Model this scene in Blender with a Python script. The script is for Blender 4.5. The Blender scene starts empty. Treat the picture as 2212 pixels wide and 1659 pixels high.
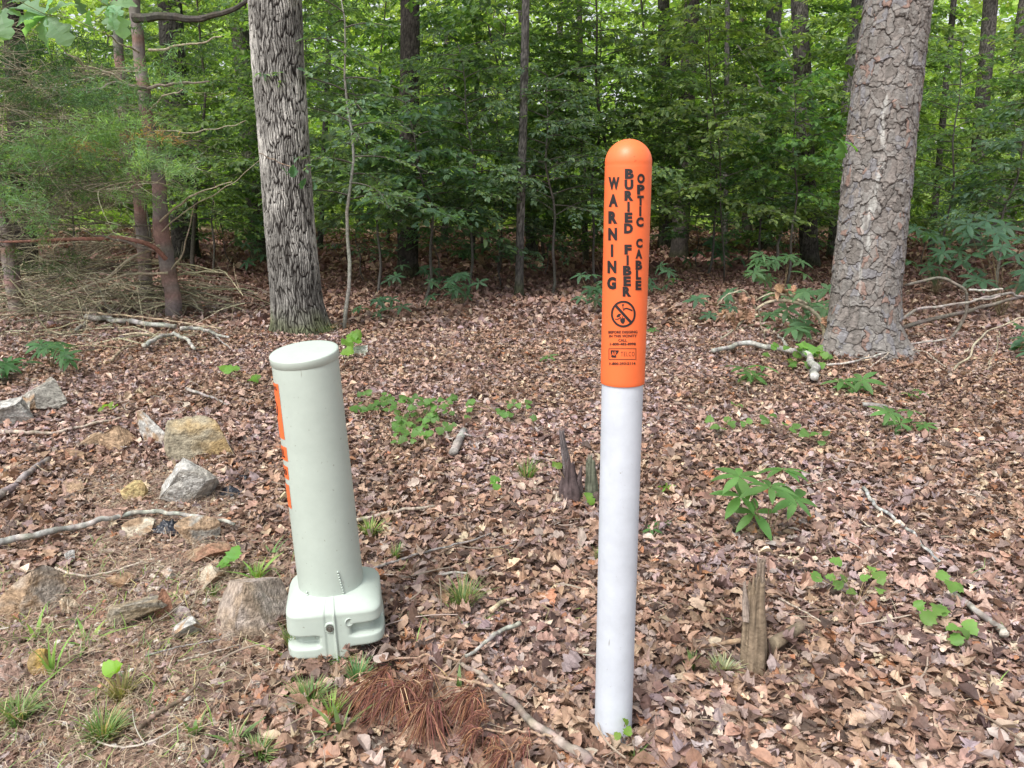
import bpy, bmesh, math, random
import numpy as np
from mathutils import Vector, noise as mnoise

rng = np.random.default_rng(11)
random.seed(11)
scene = bpy.context.scene
C = scene.collection
PI = math.pi

# ------------------------------------------------------------------ camera
H = 1.4
PITCH = math.radians(13.8)
FPX = 1661.2                                   # focal length in units of the 2212 px wide plan
cam_d = bpy.data.cameras.new('camera')
cam_d.sensor_width = 36.0
cam_d.lens = FPX / 2212 * 36.0
cam_d.clip_start = 0.05
cam_d.clip_end = 600
cam = bpy.data.objects.new('camera', cam_d)
cam.location = (0, 0, H)
cam.rotation_euler = (PI / 2 - PITCH, 0, 0)
C.objects.link(cam)
scene.camera = cam

# ------------------------------------------------------------------ light
SUN_EL, SUN_AZ = math.radians(56), math.radians(215)     # azimuth measured clockwise from +Y
world = bpy.data.worlds.new('World')
scene.world = world
world.use_nodes = True
wn = world.node_tree
wn.nodes.clear()
sky = wn.nodes.new('ShaderNodeTexSky')
sky.sky_type = 'NISHITA'
sky.sun_disc = False
sky.sun_elevation = SUN_EL
sky.sun_rotation = SUN_AZ
sky.air_density = 1.0
sky.dust_density = 4.0
hs = wn.nodes.new('ShaderNodeHueSaturation')             # thin overcast: most of the blue is gone
hs.inputs['Saturation'].default_value = 0.25
bg = wn.nodes.new('ShaderNodeBackground')
bg.inputs['Strength'].default_value = 0.15
wo = wn.nodes.new('ShaderNodeOutputWorld')
wn.links.new(sky.outputs[0], hs.inputs['Color'])
wn.links.new(hs.outputs[0], bg.inputs[0])
wn.links.new(bg.outputs[0], wo.inputs[0])

sun_d = bpy.data.lights.new('sun', 'SUN')
sun_d.energy = 1.5
sun_d.angle = math.radians(14)
sun_d.color = (1.0, 0.96, 0.9)
sun = bpy.data.objects.new('sun', sun_d)
sd = Vector((math.sin(SUN_AZ) * math.cos(SUN_EL), math.cos(SUN_AZ) * math.cos(SUN_EL), math.sin(SUN_EL)))
sun.rotation_euler = sd.to_track_quat('Z', 'Y').to_euler()
sun.location = (0, -3, 8)
C.objects.link(sun)

vs = scene.view_settings
vs.view_transform = 'Standard'
vs.look = 'None'
vs.exposure = 0.85
vs.gamma = 1.0
cy = scene.cycles
cy.max_bounces = 6
cy.diffuse_bounces = 3
cy.glossy_bounces = 2
cy.transmission_bounces = 4
cy.sample_clamp_indirect = 6

# ------------------------------------------------------------------ picture plan -> world
cP, sP = math.cos(PITCH), math.sin(PITCH)
def ray(px, py):
    x = (px - 1106) / FPX; y = (829.5 - py) / FPX
    return np.array([x, cP + y * sP, -sP + y * cP])
def At(px, py, Y):
    d = ray(px, py)
    return np.array([0, 0, H]) + d * (Y / d[1])
def G0(px, py, z=0.0):
    d = ray(px, py)
    return np.array([0, 0, H]) + d * ((z - H) / d[2])
def depth(p):
    return p[1] * cP + (H - p[2]) * sP
def proj(x, y, z):
    zc = y * cP + (H - z) * sP
    yc = y * sP + (z - H) * cP
    return 1106 + x / zc * FPX, 829.5 - yc / zc * FPX

# ------------------------------------------------------------------ noise helpers (vectorised)
def hsh(ix, iy, s=0):
    n = (ix.astype(np.int64) * 374761393 + iy.astype(np.int64) * 668265263 + s * 2147483647) & 0xffffffff
    n = ((n ^ (n >> 13)) * 1274126177) & 0xffffffff
    n = n ^ (n >> 16)
    return (n & 0xffffff) / float(0xffffff)
def vnoise(x, y, s=0):
    x = np.asarray(x, float); y = np.asarray(y, float)
    ix = np.floor(x); iy = np.floor(y); fx = x - ix; fy = y - iy
    fx = fx * fx * (3 - 2 * fx); fy = fy * fy * (3 - 2 * fy)
    a = hsh(ix, iy, s); b = hsh(ix + 1, iy, s); c = hsh(ix, iy + 1, s); d = hsh(ix + 1, iy + 1, s)
    return (a * (1 - fx) + b * fx) * (1 - fy) + (c * (1 - fx) + d * fx) * fy
def fbm(x, y, o=4, s=0):
    r = 0; a = 1; t = 0
    for k in range(o):
        r = r + a * vnoise(x * 2 ** k, y * 2 ** k, s + k * 17); t += a; a *= 0.5
    return r / t
def voro(u, v, s=0, jit=0.9):
    iu = np.floor(u); iv = np.floor(v)
    F1 = np.full(u.shape, 9.0); F2 = np.full(u.shape, 9.0); cid = np.zeros(u.shape); cv = np.zeros(u.shape)
    for a in (-1, 0, 1):
        for b in (-1, 0, 1):
            cu = iu + a; cw = iv + b
            pu = cu + 0.5 + (hsh(cu, cw, s) - 0.5) * jit
            pv = cw + 0.5 + (hsh(cu, cw, s + 5) - 0.5) * jit
            d = np.hypot(u - pu, v - pv)
            m = d < F1
            F2 = np.where(m, F1, np.minimum(F2, d))
            cid = np.where(m, hsh(cu, cw, s + 9), cid)
            cv = np.where(m, v - pv, cv)
            F1 = np.where(m, d, F1)
    return F1, F2, cid, cv

def gz(x, y):
    x = np.asarray(x, float); y = np.asarray(y, float)
    a = np.clip(0.02 + 0.008 * (y - 3), 0.02, 0.3)
    z = (fbm(x * 0.8 + 40, y * 0.8 + 40, 3, 3) - 0.5) * 2 * a
    z = z + (vnoise(x * 5 + 9, y * 5, 8) - 0.5) * 0.018
    return z
def G(px, py, z=0.0):
    """a point lying on the ground (z = lift above it)"""
    p = G0(px, py, 0)
    for _ in range(4):
        p = G0(px, py, float(gz(p[0], p[1])) + z)
    return p

# ------------------------------------------------------------------ materials
def new_mat(name):
    m = bpy.data.materials.new(name); m.use_nodes = True
    nt = m.node_tree
    return m, nt, nt.nodes['Principled BSDF'], nt.nodes['Material Output']
def N(nt, t, **kw):
    n = nt.nodes.new(t)
    for k, v in kw.items():
        setattr(n, k, v)
    return n
def ramp(nt, stops):
    r = N(nt, 'ShaderNodeValToRGB')
    e = r.color_ramp.elements
    while len(e) < len(stops): e.new(0.5)
    for k, (p, c) in enumerate(stops):
        e[k].position = p; e[k].color = (*c, 1) if len(c) == 3 else c
    return r
def attr_mat(name, rough=0.7, spec=0.3, noise_scale=0, noise_amt=0.3, bump=0.0, bump_scale=60, trans=0.0, trans_tint=(1.3, 1.5, 0.5)):
    """colour comes from each piece's own 'col' attribute, broken up by fine noise"""
    m, nt, P, out = new_mat(name)
    a = N(nt, 'ShaderNodeAttribute', attribute_name='col')
    P.inputs['Roughness'].default_value = rough
    P.inputs['Specular IOR Level'].default_value = spec
    col = a.outputs['Color']
    if noise_scale:
        g = N(nt, 'ShaderNodeNewGeometry')
        nz = N(nt, 'ShaderNodeTexNoise'); nz.inputs['Scale'].default_value = noise_scale; nz.inputs['Detail'].default_value = 5
        nt.links.new(g.outputs['Position'], nz.inputs['Vector'])
        mr = N(nt, 'ShaderNodeMapRange')
        mr.inputs['From Min'].default_value = 0.3; mr.inputs['From Max'].default_value = 0.7
        mr.inputs['To Min'].default_value = 1 - noise_amt; mr.inputs['To Max'].default_value = 1 + noise_amt
        nt.links.new(nz.outputs['Fac'], mr.inputs['Value'])
        vm = N(nt, 'ShaderNodeVectorMath', operation='SCALE')
        nt.links.new(col, vm.inputs[0]); nt.links.new(mr.outputs[0], vm.inputs['Scale'])
        col = vm.outputs[0]
    nt.links.new(col, P.inputs['Base Color'])
    if bump:
        g2 = N(nt, 'ShaderNodeNewGeometry')
        b = N(nt, 'ShaderNodeTexNoise'); b.inputs['Scale'].default_value = bump_scale; b.inputs['Detail'].default_value = 6
        nt.links.new(g2.outputs['Position'], b.inputs['Vector'])
        bp = N(nt, 'ShaderNodeBump'); bp.inputs['Strength'].default_value = bump; bp.inputs['Distance'].default_value = 0.01
        nt.links.new(b.outputs['Fac'], bp.inputs['Height']); nt.links.new(bp.outputs[0], P.inputs['Normal'])
    if trans:
        tr = N(nt, 'ShaderNodeBsdfTranslucent')
        vm = N(nt, 'ShaderNodeVectorMath', operation='MULTIPLY'); vm.inputs[1].default_value = trans_tint
        nt.links.new(col, vm.inputs[0]); nt.links.new(vm.outputs[0], tr.inputs['Color'])
        mx = N(nt, 'ShaderNodeMixShader'); mx.inputs[0].default_value = trans
        nt.links.new(P.outputs[0], mx.inputs[1]); nt.links.new(tr.outputs[0], mx.inputs[2])
        nt.links.new(mx.outputs[0], out.inputs['Surface'])
    return m
M = {}
M['litter'] = attr_mat('dry_leaf', 0.62, 0.35, 45, 0.3, 0.25, 120, trans=0.12, trans_tint=(1.2, 1.0, 0.7))
M['foliage'] = attr_mat('green_leaf', 0.5, 0.4, 6, 0.25, trans=0.5, trans_tint=(1.5, 1.6, 0.55))
M['bark'] = attr_mat('bark', 0.9, 0.15, 30, 0.25, 0.5, 90)
M['twig'] = attr_mat('twig_bark', 0.85, 0.2, 40, 0.35, 0.4, 150)
M['stone'] = attr_mat('weathered_stone', 0.9, 0.15, 48, 0.45, 1.0, 110)
M['grass'] = attr_mat('grass_blade', 0.5, 0.35, 0, trans=0.35)
M['debris'] = attr_mat('debris', 0.8, 0.2, 0)

def plastic(name, color, rough=0.4, dirt=0.15, scale=14):
    m, nt, P, out = new_mat(name)
    tc = N(nt, 'ShaderNodeTexCoord')
    n1 = N(nt, 'ShaderNodeTexNoise'); n1.inputs['Scale'].default_value = scale; n1.inputs['Detail'].default_value = 8; n1.inputs['Roughness'].default_value = 0.7
    nt.links.new(tc.outputs['Object'], n1.inputs['Vector'])
    r = ramp(nt, [(0.35, (1, 1, 1)), (0.75, (1 - dirt,) * 3)])
    nt.links.new(n1.outputs['Fac'], r.inputs[0])
    n2 = N(nt, 'ShaderNodeTexNoise'); n2.inputs['Scale'].default_value = 90; n2.inputs['Detail'].default_value = 3
    nt.links.new(tc.outputs['Object'], n2.inputs['Vector'])
    r2 = ramp(nt, [(0.70, (1, 1, 1)), (0.77, (0.55, 0.5, 0.45))])
    nt.links.new(n2.outputs['Fac'], r2.inputs[0])
    mx = N(nt, 'ShaderNodeMix', data_type='RGBA', blend_type='MULTIPLY'); mx.inputs[0].default_value = 1
    mp = N(nt, 'ShaderNodeMapping'); mp.inputs['Scale'].default_value = (70, 70, 13); mp.inputs['Rotation'].default_value = (0.25, 0.35, 0)
    n3 = N(nt, 'ShaderNodeTexNoise'); n3.inputs['Scale'].default_value = 1.0; n3.inputs['Detail'].default_value = 2
    nt.links.new(tc.outputs['Object'], mp.inputs[0]); nt.links.new(mp.outputs[0], n3.inputs['Vector'])
    r3 = ramp(nt, [(0.745, (1, 1, 1)), (0.80, (0.62, 0.58, 0.54))])
    nt.links.new(n3.outputs['Fac'], r3.inputs[0])
    m0 = N(nt, 'ShaderNodeMix', data_type='RGBA', blend_type='MULTIPLY'); m0.inputs[0].default_value = 1 if dirt else 0
    nt.links.new(r2.outputs[0], m0.inputs[6]); nt.links.new(r3.outputs[0], m0.inputs[7])
    nt.links.new(r.outputs[0], mx.inputs[6]); nt.links.new(m0.outputs[2], mx.inputs[7])
    m2 = N(nt, 'ShaderNodeMix', data_type='RGBA', blend_type='MULTIPLY'); m2.inputs[0].default_value = 1
    m2.inputs[6].default_value = (*color, 1)
    nt.links.new(mx.outputs[2], m2.inputs[7])
    nt.links.new(m2.outputs[2], P.inputs['Base Color'])
    mr = N(nt, 'ShaderNodeMapRange'); mr.inputs['To Min'].default_value = rough - 0.08; mr.inputs['To Max'].default_value = rough + 0.2
    nt.links.new(n1.outputs['Fac'], mr.inputs['Value']); nt.links.new(mr.outputs[0], P.inputs['Roughness'])
    bp = N(nt, 'ShaderNodeBump'); bp.inputs['Strength'].default_value = 0.06; bp.inputs['Distance'].default_value = 0.01
    nt.links.new(n1.outputs['Fac'], bp.inputs['Height']); nt.links.new(bp.outputs[0], P.inputs['Normal'])
    return m
M['pvc'] = plastic('white_pvc', (0.58, 0.625, 0.69), 0.45, 0.2, 9)
M['orange'] = plastic('orange_plastic', (0.88, 0.165, 0.045), 0.38, 0.13, 12)
M['sage'] = plastic('pale_green_plastic', (0.45, 0.515, 0.462), 0.45, 0.14, 7)
M['black_ink'] = plastic('black_ink', (0.012, 0.011, 0.012), 0.5, 0.0)
M['metal'] = plastic('bolt_metal', (0.4, 0.4, 0.38), 0.35, 0.3); M['metal'].node_tree.nodes['Principled BSDF'].inputs['Metallic'].default_value = 0.9
M['black_film'] = plastic('black_plastic_film', (0.012, 0.014, 0.022), 0.3, 0.0)

m, nt, P, out = new_mat('forest_soil')
g = N(nt, 'ShaderNodeNewGeometry')
n1 = N(nt, 'ShaderNodeTexNoise'); n1.inputs['Scale'].default_value = 14; n1.inputs['Detail'].default_value = 10; n1.inputs['Roughness'].default_value = 0.75
n2 = N(nt, 'ShaderNodeTexVoronoi'); n2.inputs['Scale'].default_value = 26
nt.links.new(g.outputs['Position'], n1.inputs['Vector']); nt.links.new(g.outputs['Position'], n2.inputs['Vector'])
r = ramp(nt, [(0.3, (0.09, 0.06, 0.048)), (0.5, (0.22, 0.15, 0.115)), (0.7, (0.37, 0.275, 0.215))])
nt.links.new(n1.outputs['Fac'], r.inputs[0])
mx = N(nt, 'ShaderNodeMix', data_type='RGBA', blend_type='MIX'); mx.inputs[0].default_value = 0.35
vr = ramp(nt, [(0.0, (0.10, 0.06, 0.045)), (0.5, (0.25, 0.15, 0.105)), (1.0, (0.36, 0.26, 0.20))])
nt.links.new(n2.outputs['Color'], vr.inputs[0])
nt.links.new(r.outputs[0], mx.inputs[6]); nt.links.new(vr.outputs[0], mx.inputs[7])
nt.links.new(mx.outputs[2], P.inputs['Base Color'])
P.inputs['Roughness'].default_value = 0.95
bp = N(nt, 'ShaderNodeBump'); bp.inputs['Strength'].default_value = 0.8; bp.inputs['Distance'].default_value = 0.02
nt.links.new(n1.outputs['Fac'], bp.inputs['Height']); nt.links.new(bp.outputs[0], P.inputs['Normal'])
M['soil'] = m

# ------------------------------------------------------------------ mesh helpers
class MB:
    def __init__(s): s.V = []; s.Q = []; s.T = []; s.c = []; s.n = 0
    def add(s, V, F, col=(0.5, 0.5, 0.5)):
        V = np.asarray(V, float); F = np.asarray(F, np.int64)
        (s.Q if F.shape[1] == 4 else s.T).append(F + s.n)
        s.V.append(V)
        col = np.asarray(col, float)
        s.c.append(np.broadcast_to(col, (len(V), 3)) if col.ndim == 1 else col)
        s.n += len(V)
    def tube(s, pts, rad, sides=6, col=(0.3, 0.25, 0.2), cap=True, rough=0.0):
        pts = np.asarray(pts, float); n = len(pts)
        rad = np.broadcast_to(np.asarray(rad, float), (n,)) if np.ndim(rad) < 2 else rad
        t = np.gradient(pts, axis=0); t /= np.linalg.norm(t, axis=1)[:, None] + 1e-9
        m = np.abs(t.mean(0)); ref = np.zeros(3); ref[int(np.argmin(m))] = 1
        u = np.cross(t, ref); u /= np.linalg.norm(u, axis=1)[:, None] + 1e-9
        w = np.cross(t, u)
        a = np.arange(sides) * 2 * PI / sides
        rr = rad[:, None] * (1 + (rough * (rng.random((n, sides)) - 0.5) if rough else 0))
        V = pts[:, None, :] + (u[:, None, :] * np.cos(a)[None, :, None] + w[:, None, :] * np.sin(a)[None, :, None]) * rr[:, :, None] * np.ones((1, sides, 1))
        V = V.reshape(-1, 3)
        i = np.arange(n - 1)[:, None] * sides; j = np.arange(sides)[None, :]; j2 = (j + 1) % sides
        F = np.stack([i + j, i + j2, i + sides + j2, i + sides + j], -1).reshape(-1, 4)
        if cap:
            V = np.vstack([V, pts[0], pts[-1]])
            T = [(n * sides, (k + 1) % sides, k) for k in range(sides)] + [(n * sides + 1, (n - 1) * sides + k, (n - 1) * sides + (k + 1) % sides) for k in range(sides)]
            s.T.append(np.array(T) + s.n)
        cc = np.asarray(col, float)
        if cc.ndim == 2:
            cc = np.repeat(cc, sides, 0)
            if cap: cc = np.vstack([cc, cc[0], cc[-1]])
        s.add(V, F, cc)

ORG = {}                                       # object name -> world origin of its thing
def link(me, name, parent=None):
    o = bpy.data.objects.new(name, me); C.objects.link(o)
    if parent is not None: o.parent = parent
    return o
def tag(o, label=None, cat=None, group=None, kind=None):
    if label: o['label'] = label
    if cat: o['category'] = cat
    if group: o['group'] = group
    if kind: o['kind'] = kind
    return o
def thing(name, loc, label, cat, group=None):
    o = bpy.data.objects.new(name, None); C.objects.link(o)
    o.location = loc; o.empty_display_size = 0.1
    ORG[o.name] = np.asarray(loc, float)
    return tag(o, label, cat, group)
def build(mb, name, mat, parent=None, smooth=False, origin=None):
    V = np.vstack(mb.V); c = np.vstack(mb.c)
    if parent is not None: org = ORG[parent.name]
    elif origin is not None: org = np.asarray(origin, float)
    else: org = np.zeros(3)
    me = bpy.data.meshes.new(name)
    me.vertices.add(len(V)); me.vertices.foreach_set('co', (V - org).astype(np.float32).ravel())
    Q = np.vstack(mb.Q) if mb.Q else np.zeros((0, 4), int)
    T = np.vstack(mb.T) if mb.T else np.zeros((0, 3), int)
    nl = Q.size + T.size
    me.loops.add(nl); me.loops.foreach_set('vertex_index', np.concatenate([Q.ravel(), T.ravel()]).astype(np.int32))
    st = np.concatenate([np.arange(len(Q)) * 4, Q.size + np.arange(len(T)) * 3]).astype(np.int32)
    me.polygons.add(len(st)); me.polygons.foreach_set('loop_start', st)
    me.polygons.foreach_set('use_smooth', np.full(len(st), smooth))
    ca = me.color_attributes.new('col', 'FLOAT_COLOR', 'POINT')
    ca.data.foreach_set('color', np.hstack([c, np.ones((len(c), 1))]).astype(np.float32).ravel())
    me.update(calc_edges=True); me.validate()
    if isinstance(mat, str): mat = M[mat]
    me.materials.append(mat)
    o = link(me, name, parent)
    if parent is None:
        o.location = org
    ORG[o.name] = org
    return o

def rotm(yaw, pitch, roll):
    """yaw about z, after pitch about x, after roll about y  (arrays)"""
    cy_, sy = np.cos(yaw), np.sin(yaw); cp, sp = np.cos(pitch), np.sin(pitch); cr, sr = np.cos(roll), np.sin(roll)
    n = len(yaw); Rz = np.zeros((n, 3, 3)); Rx = np.zeros((n, 3, 3)); Ry = np.zeros((n, 3, 3))
    Rz[:, 0, 0] = cy_; Rz[:, 0, 1] = -sy; Rz[:, 1, 0] = sy; Rz[:, 1, 1] = cy_; Rz[:, 2, 2] = 1
    Rx[:, 0, 0] = 1; Rx[:, 1, 1] = cp; Rx[:, 1, 2] = -sp; Rx[:, 2, 1] = sp; Rx[:, 2, 2] = cp
    Ry[:, 1, 1] = 1; Ry[:, 0, 0] = cr; Ry[:, 0, 2] = sr; Ry[:, 2, 0] = -sr; Ry[:, 2, 2] = cr
    return Rz @ Rx @ Ry
def inst(mb, temps, pos, Rm, sc, col):
    """write many copies of small template shapes (leaf along +y, normal +z) into one mesh"""
    n = len(pos)
    if n == 0: return
    sc = np.asarray(sc, float)
    if sc.ndim == 1: sc = np.repeat(sc[:, None], 3, 1)
    w = rng.integers(0, len(temps), n)
    for k, (tv, tf) in enumerate(temps):
        i = np.nonzero(w == k)[0]
        if not len(i): continue
        V = tv[None] * sc[i][:, None, :]
        V = np.einsum('nij,nvj->nvi', Rm[i], V) + pos[i][:, None, :]
        nv = len(tv)
        F = (tf[None] + (np.arange(len(i)) * nv)[:, None, None]).reshape(-1, tf.shape[1])
        mb.add(V.reshape(-1, 3), F, np.repeat(col[i], nv, 0))

# leaf templates, unit length along +y
def leaf_strip(prof, fold=0.15, bend=0.2, curl=0.0, twist=0.0, fwd=0.0, wob=0.0, seed=0):
    r_ = np.random.default_rng(seed)
    V = []; n = len(prof)
    for k, w in enumerate(prof):
        s = k / (n - 1)
        z = -bend * (s - 0.4) ** 2 + (r_.random() - 0.5) * wob
        wl = w * (1 + (r_.random() - 0.5) * wob * 3); wr = w * (1 + (r_.random() - 0.5) * wob * 3)
        zl = z + fold * wl + curl * wl * wl * 4 + (r_.random() - 0.5) * wob; zr = z + fold * wr + curl * wr * wr * 4 + (r_.random() - 0.5) * wob
        tw = twist * (s - 0.5)
        V += [(-wl, s + fwd * w, zl - tw * wl), (0, s, z), (wr, s + fwd * w, zr + tw * wr)]
    F = []
    for k in range(n - 1):
        a = 3 * k
        F += [(a, a + 1, a + 4, a + 3), (a + 1, a + 2, a + 5, a + 4)]
    return np.array(V, float), np.array(F)
OAKP = [0.012, 0.02, 0.13, 0.24, 0.17, 0.13, 0.26, 0.36, 0.27, 0.15, 0.19, 0.12, 0.0]
OAKP2 = [0.012, 0.08, 0.19, 0.22, 0.15, 0.23, 0.36, 0.33, 0.2, 0.24, 0.26, 0.13, 0.0]
OVAL = [0.0, 0.16, 0.25, 0.27, 0.2, 0.0]
dead_temps = []
for k in range(8):
    r_ = np.random.default_rng(100 + k)
    dead_temps.append(leaf_strip([OAKP, OAKP2][k % 2], 0.2 + 0.8 * r_.random() - 0.3, 0.9 * (r_.random() - 0.25), 1.6 * (r_.random() - 0.2), 1.8 * (r_.random() - 0.5), 0.16, 0.10, k))
for k in range(5):
    r_ = np.random.default_rng(200 + k)
    dead_temps.append(leaf_strip(OVAL, 0.9 * (r_.random() - 0.2), 1.0 * (r_.random() - 0.2), 1.8 * (r_.random() - 0.2), 1.5 * (r_.random() - 0.5), 0, 0.08, k))
far_dead = [leaf_strip([0.02, 0.3, 0.36, 0.0], f, b, 0.4, t, 0, 0.12, k) for k, (f, b, t) in enumerate([(0.4, 0.5, 0.4), (-0.3, 0.3, -0.6), (0.7, -0.4, 0.2), (0.2, 0.8, 0.8)])]
L2 = [(np.array([(0, 0, 0), (-0.24, 0.35, 0.06), (-0.2, 0.7, 0.03), (0, 1, -0.08), (0.2, 0.7, 0.03), (0.24, 0.35, 0.06)], float), np.array([(0, 3, 2, 1), (0, 5, 4, 3)])),
      (np.array([(0, 0, 0), (-0.3, 0.4, 0.08), (-0.22, 0.72, 0.0), (0, 0.95, -0.16), (0.26, 0.75, 0.02), (0.28, 0.3, 0.04)], float), np.array([(0, 3, 2, 1), (0, 5, 4, 3)]))]
LFT = [(np.array([(0, 0, 0), (-0.3, 0.45, 0.07), (0, 1, -0.06), (0.3, 0.5, 0.07)], float), np.array([(0, 3, 2, 1)]))]
GREEN_OAK = [leaf_strip(OAKP2, 0.12, 0.35, 0.1, 0.3, 0.18, 0.02, k) for k in range(3)]
BROAD = [leaf_strip([0.0, 0.13, 0.21, 0.23, 0.19, 0.12, 0.0], 0.25, b, 0.0, t, 0, 0.015, k) for k, (b, t) in enumerate([(0.5, 0.2), (0.3, -0.2), (0.7, 0.1)])]
HEART = [leaf_strip([0.16, 0.44, 0.38, 0.52, 0.36, 0.27, 0.31, 0.12, 0.0], 0.12, b, 0.05, t, 0.06, 0.07, k) for k, (b, t) in enumerate([(0.4, 0.2), (0.2, -0.3), (0.6, 0.4)])]

def jitcol(base, n, amt=0.2, hue=0.06):
    base = np.asarray(base, float)
    b = np.broadcast_to(base, (n, 3)) if base.ndim == 1 else base
    return np.clip(b * (1 + (rng.random((n, 1)) - 0.5) * 2 * amt) * (1 + (rng.random((n, 3)) - 0.5) * 2 * hue), 0.003, 0.95)
def pal(colors, probs, n, amt=0.2, hue=0.05):
    k = rng.choice(len(colors), n, p=np.array(probs) / sum(probs))
    return jitcol(np.array(colors)[k], n, amt, hue)

# ------------------------------------------------------------------ ground
xs = np.concatenate([np.linspace(-260, -20, 13)[:-1], np.linspace(-20, -6, 36)[:-1], np.linspace(-6, 6, 181), np.linspace(6, 20, 36)[1:], np.linspace(20, 260, 13)[1:]])
ys = np.concatenate([np.linspace(-60, 0, 8)[:-1], np.linspace(0, 9, 160), np.linspace(9, 30, 90)[1:], np.linspace(30, 420, 24)[1:]])
XX, YY = np.meshgrid(xs, ys); ZZ = gz(XX, YY)
mb = MB()
nx, ny = len(xs), len(ys)
i = np.arange(ny - 1)[:, None] * nx; j = np.arange(nx - 1)[None]
mb.add(np.stack([XX, YY, ZZ], -1).reshape(-1, 3), np.stack([i + j, i + j + 1, i + nx + j + 1, i + nx + j], -1).reshape(-1, 4))
tag(build(mb, 'ground', 'soil', smooth=True), 'brown soil floor of the wood under the fallen leaves', 'ground', kind='structure')

# ------------------------------------------------------------------ leaf litter
def bare(x, y):
    """1 where the soil at lower left is only thinly covered"""
    px, py = proj(x, y, 0 * x)
    e = (fbm(x * 2.2, y * 2.2, 3, 31) - 0.5) * 420
    a = np.clip((680 + e - px) / 160, 0, 1) * np.clip((py - 1120 - e * 0.5) / 120, 0, 1)
    b = np.clip((560 + e - px) / 120, 0, 1) * np.clip((py - 950 - e * 0.4) / 100, 0, 1) * np.clip((px - 120) / 120, 0, 1)
    return np.maximum(a, b * 0.8)
LP = [(0.35, 0.235, 0.175), (0.27, 0.175, 0.13), (0.44, 0.32, 0.25), (0.23, 0.17, 0.155), (0.31, 0.245, 0.23), (0.16, 0.10, 0.075), (0.54, 0.44, 0.33), (0.36, 0.18, 0.10), (0.10, 0.066, 0.056), (0.40, 0.33, 0.30)]
LW = [20, 19, 12, 12, 9, 13, 4.5, 2, 11, 5]
def wedge(y0, y1, dens):
    n = int(dens * (y1 - y0) * 2 * (0.78 * (y0 + y1) / 2 + 0.9))
    y = y0 + (y1 - y0) * rng.random(n * 2); w = 0.78 * y + 0.9
    keep = rng.random(n * 2) < w / w.max()
    y = y[keep]; w = w[keep]
    return (rng.random(len(y)) * 2 - 1) * w, y
mb = MB()
for (y0, y1, dens, temps, smin, smax, lift) in [(0.9, 2.6, 2300, dead_temps, 0.022, 0.076, 0.028), (2.6, 4.5, 1700, dead_temps, 0.026, 0.076, 0.03), (4.5, 8, 1250, dead_temps, 0.03, 0.072, 0.03),
                                                (8, 14, 420, far_dead, 0.06, 0.12, 0.04), (14, 30, 110, far_dead, 0.12, 0.22, 0.05)]:
    x, y = wedge(y0, y1, dens)
    b = bare(x, y)
    keep = rng.random(len(x)) > b * 0.42
    x, y, b = x[keep], y[keep], b[keep]
    n = len(x)
    s = smin + (smax - smin) * rng.random(n) ** 1.6
    s = s * (1 - 0.42 * b)
    z = gz(x, y) + 0.004 + rng.random(n) ** 1.5 * lift * (1 - 0.7 * b)
    tilt = np.where(rng.random(n) < 0.16, 0.95, 0.31)
    Rm = rotm(rng.random(n) * 2 * PI, (rng.random(n) - 0.5) * 2 * tilt, (rng.random(n) - 0.5) * 2 * tilt + (rng.random(n) < 0.35) * PI)
    sc = np.stack([s * (0.8 + 0.5 * rng.random(n)), s, s * (0.3 + 0.8 * rng.random(n))], 1)
    # patches of greyer and redder leaves
    pz = fbm(x * 1.3, y * 1.3, 3, 77)[:, None]
    col = pal(LP, LW, n, 0.22, 0.05)
    col = col * (0.72 + 0.56 * pz) * np.array([[1.015, 0.99, 0.985]]) * np.where(pz > 0.55, np.array([[0.97, 0.98, 1.05]]), np.array([[1.02, 1.0, 0.96]]))
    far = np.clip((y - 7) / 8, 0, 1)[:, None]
    col = col * (1 - far) + far * pal([(0.24, 0.13, 0.11), (0.17, 0.095, 0.085), (0.32, 0.21, 0.15)], [4, 4, 2], n, 0.3, 0.05)  # shade under the trees painted in: litter colour turns darker and redder with distance
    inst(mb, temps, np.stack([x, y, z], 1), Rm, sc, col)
# leaves drifted up against the feet of post, pedestal, stub and trunks
for (px_, py_, rr_, dy_, cnt) in [(1324, 1606, 0.06, 0.05, 34), (738, 1410, 0.16, 0.14, 190), (1630, 1462, 0.05, 0.03, 60), (652, 727, 0.31, 0.27, 260), (1866, 778, 0.37, 0.31, 320), (1234, 1092, 0.05, 0.03, 50)]:
    c_ = G0(px_, py_); a_ = rng.random(cnt) * 2 * PI; q_ = rr_ + 0.07 * rng.random(cnt) ** 1.5
    x = c_[0] + q_ * np.cos(a_); y = c_[1] + dy_ + q_ * np.sin(a_)
    s = 0.03 + 0.035 * rng.random(cnt)
    inst(mb, dead_temps, np.stack([x, y, gz(x, y) + 0.012 + (0.035 if rr_ > 0.1 else 0.014) * rng.random(cnt) * np.exp(-(q_ - rr_) * 18)], 1), rotm(rng.random(cnt) * 2 * PI, rng.normal(size=cnt) * 0.5, rng.normal(size=cnt) * 0.5), s, pal(LP, LW, cnt, 0.22, 0.05) * 0.95)
tag(build(mb, 'leaf_litter', 'litter'), 'brown and greyish fallen oak leaves carpeting the forest floor', 'leaf litter', kind='stuff')

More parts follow.
